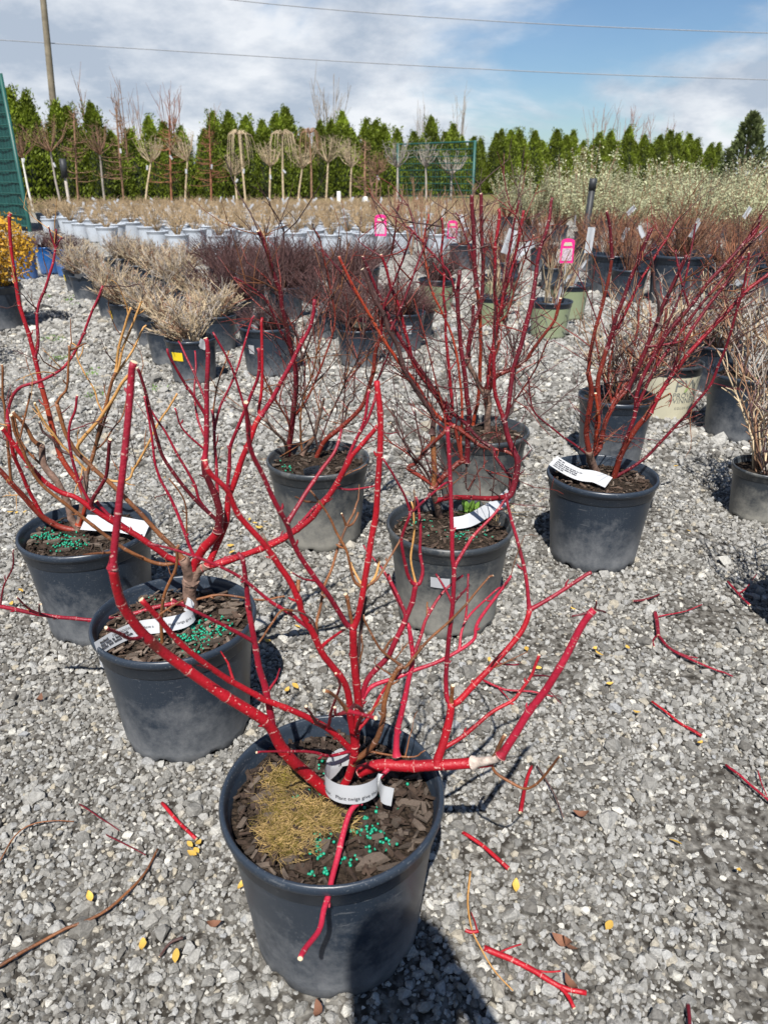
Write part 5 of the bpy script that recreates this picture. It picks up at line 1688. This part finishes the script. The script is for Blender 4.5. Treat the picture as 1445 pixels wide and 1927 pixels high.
o = link('dead_grass', mb.mesh('dead_grass', [M['straw']]), G.root); o['kind'] = 'stuff'

# ---- plant right behind it
hx, hy, hD, hh = place(829, 990, 930)
Hp = Plant('potted_dogwood', at_z(908, 806, .321)[0].x, at_z(908, 806, .321)[0].y, 'tallest dogwood of straight dark red stems in the black pot behind the looping plant', 'pot_dusty')
S = Hp.stem
S('bark', 16, 13, .02, '916,815 917,785 920,760 915,735', cut=False, name='trunk')
S('bark', 12, 10, .0, '917,760 900,720 885,690 879,672', cut=False, name='trunk')
S('orange', 9, 8, .02, '890,800 893,780 900,753 902,711 903,665 902,588 897,540')
S('maroon', 11, 9, .02, '897,541 894,497 890,430 888,367', spurs=.6)
S('maroon', 10, 8, .05, '879,674 885,640 895,600 906,570 909,497 906,436 904,364', spurs=.6)
S('maroon', 8, 7, .0, '880,676 882,640 888,604 891,573')
S('maroon', 7, 5, .06, '920,750 930,650 943,573 952,512 961,451 976,378')
S('deepred', 8, 6, .04, '912,780 920,690 940,585 955,530 970,482 985,396')
S('rust', 10, 6, -.02, '918,740 935,708 961,696 985,682 1015,642 1030,620 1046,597 1054,561')
S('knob', 12, 9, -.02, '984,684 988,665 991,646', cut=False)
S('rust', 5, 3, .0, '940,610 955,588 973,530 1004,442')
S('maroon', 5, 3, .03, '893,500 876,442 857,400')
S('rust', 5, 3, .0, '945,790 975,745 1010,690 1030,640')
S('orange', 7, 5, .04, '905,790 912,740 925,690 940,640')
S('dark', 5, 3, .06, '975,690 960,640 945,600 930,560')
Hp.twigs(150, ['dark', 'rust', 'maroon'], .08, .26, .0019, .38, .7)
Hp.chips([], 120)

# ---- right plant
Fp = Plant('potted_dogwood', .76, 2.358, 'wide leaning dogwood with crossed dark red stems and long printed tag in black pot', 'pot_black')
S = Fp.stem
S('bark', 20, 18, .02, '1122,893 1117,878 1112,862 1108,848', cut=False, name='trunk')
S('rust', 13, 11, -.02, '1109,850 1102,818 1106,790 1110,763 1112,733 1106,699')
S('rust', 9, 7, -.04, '1106,701 1114,644 1129,593 1142,542 1151,486')
S('maroon', 8, 6, -.05, '1151,488 1148,435 1141,397')
S('rust', 12, 10, .03, '1113,856 1121,839 1125,759 1125,712 1142,656')
S('maroon', 10, 8, .03, '1142,658 1155,605 1172,563 1193,512 1210,465 1226,429')
S('rust', 12, 10, .05, '1114,858 1125,845 1136,805 1151,767 1180,733')
S('maroon', 11, 8, .05, '1180,735 1202,686 1223,635 1240,588 1261,546 1291,480')
S('dark', 7, 5, .03, '1240,593 1234,550 1223,474')
S('rust', 14, 12, -.02, '1153,903 1160,880 1168,856 1197,805 1223,776')
S('deepred', 11, 7, .0, '1222,778 1244,737 1265,703 1304,656 1338,618 1389,563 1445,514 1475,490')
S('deep', 10, 7, .03, '1166,858 1193,784 1206,715 1253,631 1295,580 1338,525 1397,461 1429,423')
S('deep', 8, 5, .06, '1198,775 1227,703 1261,652 1312,584 1363,520 1402,465 1444,427')
S('deep', 8, 7, .02, '1262,706 1287,644 1329,580 1368,529 1397,482')
S('deep', 8, 5, -.06, '1176,907 1223,852 1278,793 1329,733 1355,678 1376,614 1397,546 1408,474')
S('deepred', 7, 5, .06, '1155,612 1163,615 1202,533 1231,486 1253,448 1280,408')
S('deep', 7, 5, .0, '1216,652 1223,652 1261,646 1287,642')
S('deep', 6, 3, -.06, '1118,862 1108,858 1078,835 1054,818 1010,781 997,751 995,710')
S('orange', 8, 6, .0, '1122,840 1126,790 1120,740')
S('deep', 6, 4, .08, '1225,700 1260,600 1285,540 1300,470 1310,420')
S('deep', 6, 4, .06, '1295,580 1280,520 1272,470')
S('brown', 6, 4, .0, '1195,808 1230,760 1260,740')
S('deep', 7, 5, .03, '1397,463 1420,440 1432,405')
Fp.twigs(170, ['dark', 'rust', 'maroon', 'brown'], .06, .22, .0017, .38, .6)
Fp.chips([(1180, 915, 20, 8, .2), (1080, 905, 20, 8, .3), (1200, 905, 20, 8, .2)], 200)
ribbon(Fp.root, [p(1040, 866, .35), p(1062, 880, .335), p(1090, 893, .325), p(1118, 897, .32), p(1145, 908, .315)], .045, (.35, .65, .6),
       lines=[(.014, .012, .0062, '#5 4'), (.014, .004, .0055, '#7 5 9 4 6 3 5'), (.014, -.003, .0055, '#4 8 3 6 7 5'), (.014, -.010, .0055, '#6 4 5 8 3 7'), (.014, -.017, .0055, '#8 3 5')])
# second pot right behind it
Ip = Plant('potted_dogwood', at_z(1161, 742, .321)[0].x, at_z(1161, 742, .321)[0].y, 'thin stemmed dogwood in the black pot behind the wide leaning dogwood', D=.36)
S = Ip.stem
for q in ('1150,760 1145,700 1155,640 1150,580', '1165,760 1180,690 1200,620 1205,560', '1170,760 1200,700 1240,640 1262,560', '1155,760 1130,690 1118,620', '1175,758 1190,700 1215,650 1225,590'):
    S('rust', 6, 4, .05, q)
Ip.twigs(60, ['brown', 'rust', 'twig_tan'], .08, .26, .0020, .36, .7)
paper_bit(Ip.root, (.05, -.1, .315), .14, .06, (.9, .2, .1))
mm = link('pale_twigs', GRY_ME[0], Ip.root); mm.location = (.05, .05, .28); mm.scale = (.85, .85, .85)

# ------------------------------------------------------------------ litter on the gravel
def cutting(parts, mat, label, group=None, name='fallen_twig', z=.016):
    first = [tuple(float(v) for v in q.split(',')) for q in parts[0][2].split()]
    o0, _ = at_z(*first[0], 0)
    mb = MB()
    for (w0, w1, pts) in parts:
        P = [tuple(float(v) for v in q.split(',')) for q in pts.split()]
        W = [at_z(a, b, z)[0] for a, b in P]; t = at_z(*P[0], z)[1]
        C = smooth_line(W, 4); n = len(C)
        rad = [(w0 + (w1 - w0) * i / (n - 1)) * t / F_PX * .5 for i in range(n)]
        mb.tube([c - o0 + Vector((0, 0, .004 * mnoise.noise(c * 25))) for c in C], rad, 8, 0, 1, capstart=True)
    o = link(name, mb.mesh(name, [M[mat], M['cutwood']], True)); o.location = o0
    tag(o, label, 'twig', group)


cutting([(12, 9, '910,1785 955,1803 1000,1825 1052,1855 1103,1868'), (9, 7, '1050,1853 1066,1870 1080,1897'), (4, 3, '935,1794 955,1786 980,1778'), (4, 3, '1000,1825 1025,1828 1055,1826')], 'red', 'thick forked bright red cut twig beside the photographer shadow')
cutting([(7, 8, '870,1568 905,1590 930,1612 957,1634')], 'red', 'straight bright red cut twig beside the front pot rim')
cutting([(6, 8, '1000,1442 990,1470 984,1500 979,1530')], 'red', 'short red cut twig crossed by a curved brown twig')
cutting([(7, 6, '305,1510 335,1545 370,1580')], 'red', 'slim red cut twig touching a cluster of yellow leaves')
cutting([(8, 7, '1232,1152 1236,1175 1238,1198'), (6, 3, '1237,1195 1265,1225 1320,1250 1378,1273'), (4, 3, '1237,1196 1228,1205 1230,1218'), (3, 2, '1237,1160 1280,1152 1320,1138'), (3, 2, '1262,1222 1290,1235 1312,1238')], 'crim', 'branched dark red cutting with long trailing tip on open gravel')
cutting([(4, 6, '1225,1320 1255,1342 1285,1365 1320,1385')], 'red', 'slim red cut twig lying alone on open gravel')
cutting([(5, 4, '1365,1438 1400,1468 1445,1505 1470,1520'), (3, 2, '1425,1450 1432,1475 1442,1498')], 'crim', 'forked dark red cutting reaching the right edge')
cutting([(4, 4, '1368,1095 1390,1120 1410,1140'), (3, 2, '1388,1118 1405,1105 1423,1080')], 'crim', 'small v-shaped dark red cutting near the pot shadow')
cutting([(7, 5, '-30,1835 0,1818 100,1760 190,1720 240,1680 275,1640 297,1598')], 'brown', 'long curved brown twig on gravel by the left edge')
cutting([(5, 3, '907,1280 950,1297 1000,1302 1040,1310'), (3, 2, '935,1292 950,1308 958,1318')], 'crim', 'small dark red cutting behind the long straight stem')
cutting([(3, 2, '150,1512 185,1535 225,1562')], 'maroon', 'hair thin dark twig near the left pot foot')
cutting([(3, 2, '200,1570 240,1592 275,1610')], 'maroon', 'hair thin dark twig touching the long curved brown twig')
cutting([(8, 6, '1294,1890 1296,1912 1298,1945')], 'maroon', 'dark red twig end at the bottom edge')
cutting([(7, 6, '875,1750 887,1753 900,1752'), (3, 2, '898,1752 893,1735 886,1718')], 'red', 'tiny red cut twig stub near the straw blade')
cutting([(5, 3, '1190,1130 1215,1128 1240,1118')], 'maroon', 'tiny dark red twig behind the branched cutting')
cutting([(4, 2, '885,1640 880,1700 890,1755 925,1820 965,1865')], 'gold', 'long bent dry straw blade beside the front pot')
cutting([(3, 2, '0,1620 40,1562 100,1545 140,1546')], 'brown', 'thin brown twig by a grey bark strip at left')
cutting([(6, 4, '345,1765 320,1775 300,1800')], 'dark', 'short dark bark splinter on gravel left of the front pot')
cutting([(3, 2, '1010,1440 1040,1490 1060,1540')], 'dark', 'hair thin dark twig beside the curved brown twig')


def leaf_mesh(seed, curl):
    r_ = random.Random(seed); mb = MB(); vs = []; n = 6
    for i in range(n + 1):
        u = i / n; w = .26 * math.sin(math.pi * min(1, u * .96 + .02)) ** .8
        for j in (-1, 0, 1):
            vs.append((u - .5, j * w * (1 + r_.uniform(-.1, .1)), curl * ((u - .5) ** 2) + abs(j) * .12 + r_.uniform(-.02, .02)))
    mb.add(vs, [(3 * i + j, 3 * i + j + 3, 3 * i + j + 4, 3 * i + j + 1) for i in range(n) for j in (0, 1)])
    return mb


LEAF_Y = [leaf_mesh(s, c).mesh('leaf', [M['leaf_yellow']]) for s, c in ((1, .5), (2, -.3), (3, .9))]
LEAF_B = [leaf_mesh(s, c).mesh('leaf', [M['leaf_brown']]) for s, c in ((4, 2.2), (5, 1.6))]
lr = random.Random(12)
for (px, py) in ((358, 1590), (370, 1602), (362, 1608), (374, 1588), (170, 1690), (970, 1668), (1145, 1743), (1270, 1586), (1077, 1147), (1118, 1222), (1126, 1232), (990, 1222), (1012, 1258), (1146, 1288), (1316, 1400), (1197, 1342),
                 (480, 985), (492, 993), (500, 984), (486, 994), (470, 978), (434, 1028), (437, 1040), (540, 1300), (556, 1292), (560, 1180), (20, 965), (32, 966), (48, 964), (40, 1112), (22, 1138), (55, 1150), (270, 1780), (332, 1800), (455, 1668), (505, 1208), (920, 1242),
                 (1270, 878), (1030, 790), (350, 920), (310, 900), (430, 845), (1295, 1000), (1180, 1220), (300, 1245), (840, 1160), (1388, 1640), (650, 745)):
    g, t = at_z(px, py, .015)
    o = link('fallen_leaf', lr.choice(LEAF_Y)); o.location = g + Vector((0, 0, .003))
    s = lr.uniform(.016, .027); o.scale = (s, s, s * .6); o.rotation_euler = (lr.gauss(0, .2), lr.gauss(0, .2), lr.uniform(0, 6.28))
    tag(o, 'small yellow fallen leaf on the gravel', 'leaf', 'yellow leaves fallen on the gravel')
for (px, py, s) in ((1058, 1775, .036), (1066, 1783, .03), (402, 1742, .026), (600, 1908, .032), (1095, 1536, .034), (75, 1320, .03), (1072, 1855, .03), (560, 1440, .03)):
    g, t = at_z(px, py, .015)
    o = link('fallen_leaf', lr.choice(LEAF_B)); o.location = g + Vector((0, 0, .004)); o.scale = (s, s, s * .7); o.rotation_euler = (lr.gauss(0, .3), lr.gauss(0, .3), lr.uniform(0, 6.28))
    tag(o, 'crumpled brown dead leaf on the gravel', 'leaf', 'brown leaves fallen on the gravel')
# moss and weeds sprouting in the gravel far left
mb = MB(); pts = []
for (px, py) in ((100, 638), (115, 642), (128, 568), (140, 560), (150, 575), (88, 560), (190, 580), (115, 677), (170, 705), (180, 745), (92, 640), (300, 735)):
    g, t = at_z(px, py, .0)
    for i in range(40): pts.append(g + Vector((lr.gauss(0, .035), lr.gauss(0, .05), .012)))
leaf_quads(mb, pts, .022, lr, 0, 1.0, .35)
tag(link('weeds', mb.mesh('weeds', [M['leaf_green']])), 'low green weeds sprouting in the gravel by the tan shrub row', 'weeds', kind='stuff')

# ------------------------------------------------------------------ gravel
def stone_mesh(seed):
    r_ = random.Random(seed); bm = bmesh.new()
    ax = (1.0, r_.uniform(.68, .95), r_.uniform(.5, .75))
    for i in range(17):
        d = Vector((r_.gauss(0, 1), r_.gauss(0, 1), r_.gauss(0, 1))).normalized() * r_.uniform(.86, 1.08)
        bm.verts.new((d.x * ax[0], d.y * ax[1], d.z * ax[2]))
    r = bmesh.ops.convex_hull(bm, input=bm.verts)
    bmesh.ops.delete(bm, geom=[v for v in r['geom_interior'] if isinstance(v, bmesh.types.BMVert)], context='VERTS')
    me = bpy.data.meshes.new('stone'); bm.to_mesh(me); bm.free(); me.materials.append(M['stone'])
    return me


STONE_ME = [stone_mesh(s) for s in range(10)]
gr = np.random.RandomState(3)
PX = []; PS = []
for (y0, y1, sp, mg) in ((.18, 1.5, .0086, .30), (1.5, 3.2, .0096, .40), (3.2, 6.2, .0175, .6), (6.2, 10.2, .027, .7)):
    ys = np.arange(y0, y1, sp)
    for y in ys:
        hw = .53 * (y * _cp + CAM_H * _sp) + mg
        xs = np.arange(-hw, hw, sp)
        n = len(xs)
        P = np.stack([xs + gr.uniform(-.5, .5, n) * sp, y + gr.uniform(-.5, .5, n) * sp, np.zeros(n)], 1)
        PX.append(P)
        s = sp * .68 * np.exp(gr.normal(0, .40, n)); s *= np.where(gr.rand(n) < .06, 1.5, 1.0)
        PS.append(s)
PX = np.concatenate(PX); PS = np.concatenate(PS)
# bare dirt patches where stones are sunk or missing
def fbm(P, sc, off):
    return np.array([mnoise.fractal((p[0] * sc + off, p[1] * sc, off), 1.0, 2.0, 4) for p in P])
patch = fbm(PX, 3.2, 3.3)
keep = (gr.rand(len(PX)) > np.clip((patch - .06) * 1.6, 0, .62) * np.clip((PX[:, 0] + .5) * 1.5, .15, 1)) & (gr.rand(len(PX)) > .03)
for (x, y, r0) in POTS:
    keep &= (PX[:, 0] - x) ** 2 + (PX[:, 1] - y) ** 2 > (r0 - .004) ** 2
PX = PX[keep]; PS = PS[keep]; patch = patch[keep]
PX[:, 2] = PS * .18 + gr.uniform(-.3, .45, len(PS)) * np.minimum(PS, .012) - np.clip(patch, 0, .4) * .006
# the three hundred that show largest are single stones
dep = PX[:, 1] * _cp + CAM_H * _sp
pxs = PS / dep
u = PX[:, 0] / dep; v = (-(PX[:, 1] * _sp - CAM_H * _cp)) / dep
vis = (np.abs(u) < .52) & (v < .69) & (v > -.5)
order = np.argsort(-(pxs * vis))
near = order[:300]
stones = []
for k, i in enumerate(near):
    o = link('stone', STONE_ME[k % 10], ground)
    s = float(PS[i])
    o.scale = (s, s, s); o.location = tuple(float(q) for q in PX[i]); o.rotation_euler = tuple(gr.uniform(0, 6.28, 3) * (.12, .12, 1))
    stones.append(o)
rest = np.delete(np.arange(len(PX)), near)
me = bpy.data.meshes.new('gravel')
me.vertices.add(len(rest))
me.vertices.foreach_set('co', PX[rest].astype(np.float32).ravel())
a = me.attributes.new('sc', 'FLOAT', 'POINT'); a.data.foreach_set('value', PS[rest].astype(np.float32))
rt = gr.uniform(0, 6.283, (len(rest), 3)); rt[:, 0] = gr.normal(0, .35, len(rest)); rt[:, 1] = gr.normal(0, .35, len(rest))
a = me.attributes.new('rt', 'FLOAT_VECTOR', 'POINT'); a.data.foreach_set('vector', rt.astype(np.float32).ravel())
a = me.attributes.new('vi', 'INT', 'POINT'); a.data.foreach_set('value', gr.randint(0, 10, len(rest)).astype(np.int32))
me.update()
gravel = link('gravel', me)
tag(gravel, 'loose grey crushed stone gravel covering the yard', 'gravel', kind='stuff')
ng = bpy.data.node_groups.new('scatter_gravel', 'GeometryNodeTree')
ng.interface.new_socket('Geometry', in_out='INPUT', socket_type='NodeSocketGeometry')
ng.interface.new_socket('Geometry', in_out='OUTPUT', socket_type='NodeSocketGeometry')
N = ng.nodes.new; L = ng.links.new
gi = N('NodeGroupInput'); go = N('NodeGroupOutput')
jn = N('GeometryNodeJoinGeometry')
for o in stones[:10]:
    oi = N('GeometryNodeObjectInfo'); oi.transform_space = 'ORIGINAL'; oi.inputs['Object'].default_value = o; oi.inputs['As Instance'].default_value = True
    L(oi.outputs['Geometry'], jn.inputs[0])
ip = N('GeometryNodeInstanceOnPoints'); ip.inputs['Pick Instance'].default_value = True


def attr(nm, ty):
    n = N('GeometryNodeInputNamedAttribute'); n.data_type = ty; n.inputs['Name'].default_value = nm
    return n.outputs['Attribute']


L(gi.outputs[0], ip.inputs['Points']); L(jn.outputs[0], ip.inputs['Instance'])
L(attr('vi', 'INT'), ip.inputs['Instance Index'])
L(attr('sc', 'FLOAT'), ip.inputs['Scale'])
er = N('FunctionNodeEulerToRotation'); L(attr('rt', 'FLOAT_VECTOR'), er.inputs[0]); L(er.outputs[0], ip.inputs['Rotation'])
L(ip.outputs[0], go.inputs[0])
md = gravel.modifiers.new('scatter', 'NODES'); md.node_group = ng

# ------------------------------------------------------------------ the photographer, behind the lens, whose shadow falls by the front pot
person = empty('person', (-.07, -.41, 0))


def skin_body():
    J = {}
    V = []; Ed = []; Rd = []

    def v(n, co, r):
        hand = n[:2] in ('wr', 'pm', 'th') or n[0] in 'fg'
        co = (co[0] + .07, co[1] - .035, co[2]) if hand else (co[0], co[1], co[2] * 1.085)
        J[n] = len(V); V.append(co); Rd.append(r)

    def e(a, b): Ed.append((J[a], J[b]))
    v('pel', (0, 0, .88), (.15, .11)); v('sp1', (0, .0, 1.05), (.14, .10)); v('ch', (0, .02, 1.25), (.165, .11)); v('nk', (0, .05, 1.40), (.06, .06)); v('nk2', (0, .08, 1.45), (.052, .052))
    v('hd', (0, .10, 1.53), (.075, .088)); v('hd2', (0, .095, 1.60), (.062, .072))
    e('pel', 'sp1'); e('sp1', 'ch'); e('ch', 'nk'); e('nk', 'nk2'); e('nk2', 'hd'); e('hd', 'hd2')
    for s, t in ((-1, 'l'), (1, 'r')):
        v('sh' + t, (s * .17, .02, 1.33), (.06, .06)); v('el' + t, (s * .24, .10, 1.10), (.042, .042)); v('wr' + t, (s * .085, .35, 1.22), (.027, .027)); v('pm' + t, (s * .062, .395, 1.24), (.030, .022))
        e('ch', 'sh' + t); e('sh' + t, 'el' + t); e('el' + t, 'wr' + t); e('wr' + t, 'pm' + t)
        for k in range(4):
            v('f%d%s' % (k, t), (s * .048, .415, 1.215 + .018 * k), (.009, .009)); v('g%d%s' % (k, t), (s * .024, .418, 1.217 + .018 * k), (.008, .008))
            e('pm' + t, 'f%d%s' % (k, t)); e('f%d%s' % (k, t), 'g%d%s' % (k, t))
        v('th' + t, (s * .045, .382, 1.262), (.010, .010)); v('th2' + t, (s * .022, .380, 1.268), (.009, .009)); e('pm' + t, 'th' + t); e('th' + t, 'th2' + t)
        v('hp' + t, (s * .09, 0, .82), (.085, .085)); v('kn' + t, (s * .10, .03, .46), (.058, .058)); v('an' + t, (s * .11, 0, .09), (.038, .038)); v('to' + t, (s * .12, .15, .035), (.035, .03))
        e('pel', 'hp' + t); e('hp' + t, 'kn' + t); e('kn' + t, 'an' + t); e('an' + t, 'to' + t)
    me = bpy.data.meshes.new('body'); me.from_pydata(V, Ed, []); me.update()
    o = link('body', me, person)
    md = o.modifiers.new('skin', 'SKIN'); md.use_smooth_shade = True
    sv = me.skin_vertices[0].data
    for i, r in enumerate(Rd): sv[i].radius = r
    sv[0].use_root = True
    o.modifiers.new('sub', 'SUBSURF').levels = 2
    o.modifiers['sub'].render_levels = 2
    me.materials.append(M['cloth'])
    return o


skin_body()
mb = MB(); vs = []; seg = 16
for i in range(9):
    t = i / 8
    for k in range(seg):
        a = 2 * math.pi * k / seg; ph = -.2 + t * (math.pi / 2 + .2)
        vs.append((.098 * math.cos(ph) * math.cos(a), .088 + .112 * math.cos(ph) * math.sin(a) - .01, 1.545 * 1.085 + .118 * math.sin(ph) - .05 * max(0, -math.sin(a)) * (1 - t)))
mb.add(vs, [(i * seg + k, i * seg + (k + 1) % seg, (i + 1) * seg + (k + 1) % seg, (i + 1) * seg + k) for i in range(8) for k in range(seg)])
link('hair', mb.mesh('hair', [M['hair']]), person)
tag(person, 'person in dark clothes behind the phone whose shadow falls beside the front pot', 'person')
ph = empty('phone', (0, -.016, CAM_H - .045))
mb = MB(); mb.box((0, 0, 0), (.074, .008, .15)); link('case', mb.mesh('case', [M['glass_black']]), ph)
mb = MB(); mb.box((0, -.0052, 0), (.068, .002, .142)); link('screen', mb.mesh('screen', [M['glass_black']]), ph)
ph.rotation_euler = (-PITCH, 0, 0)
tag(ph, 'black phone held by the photographer', 'phone')
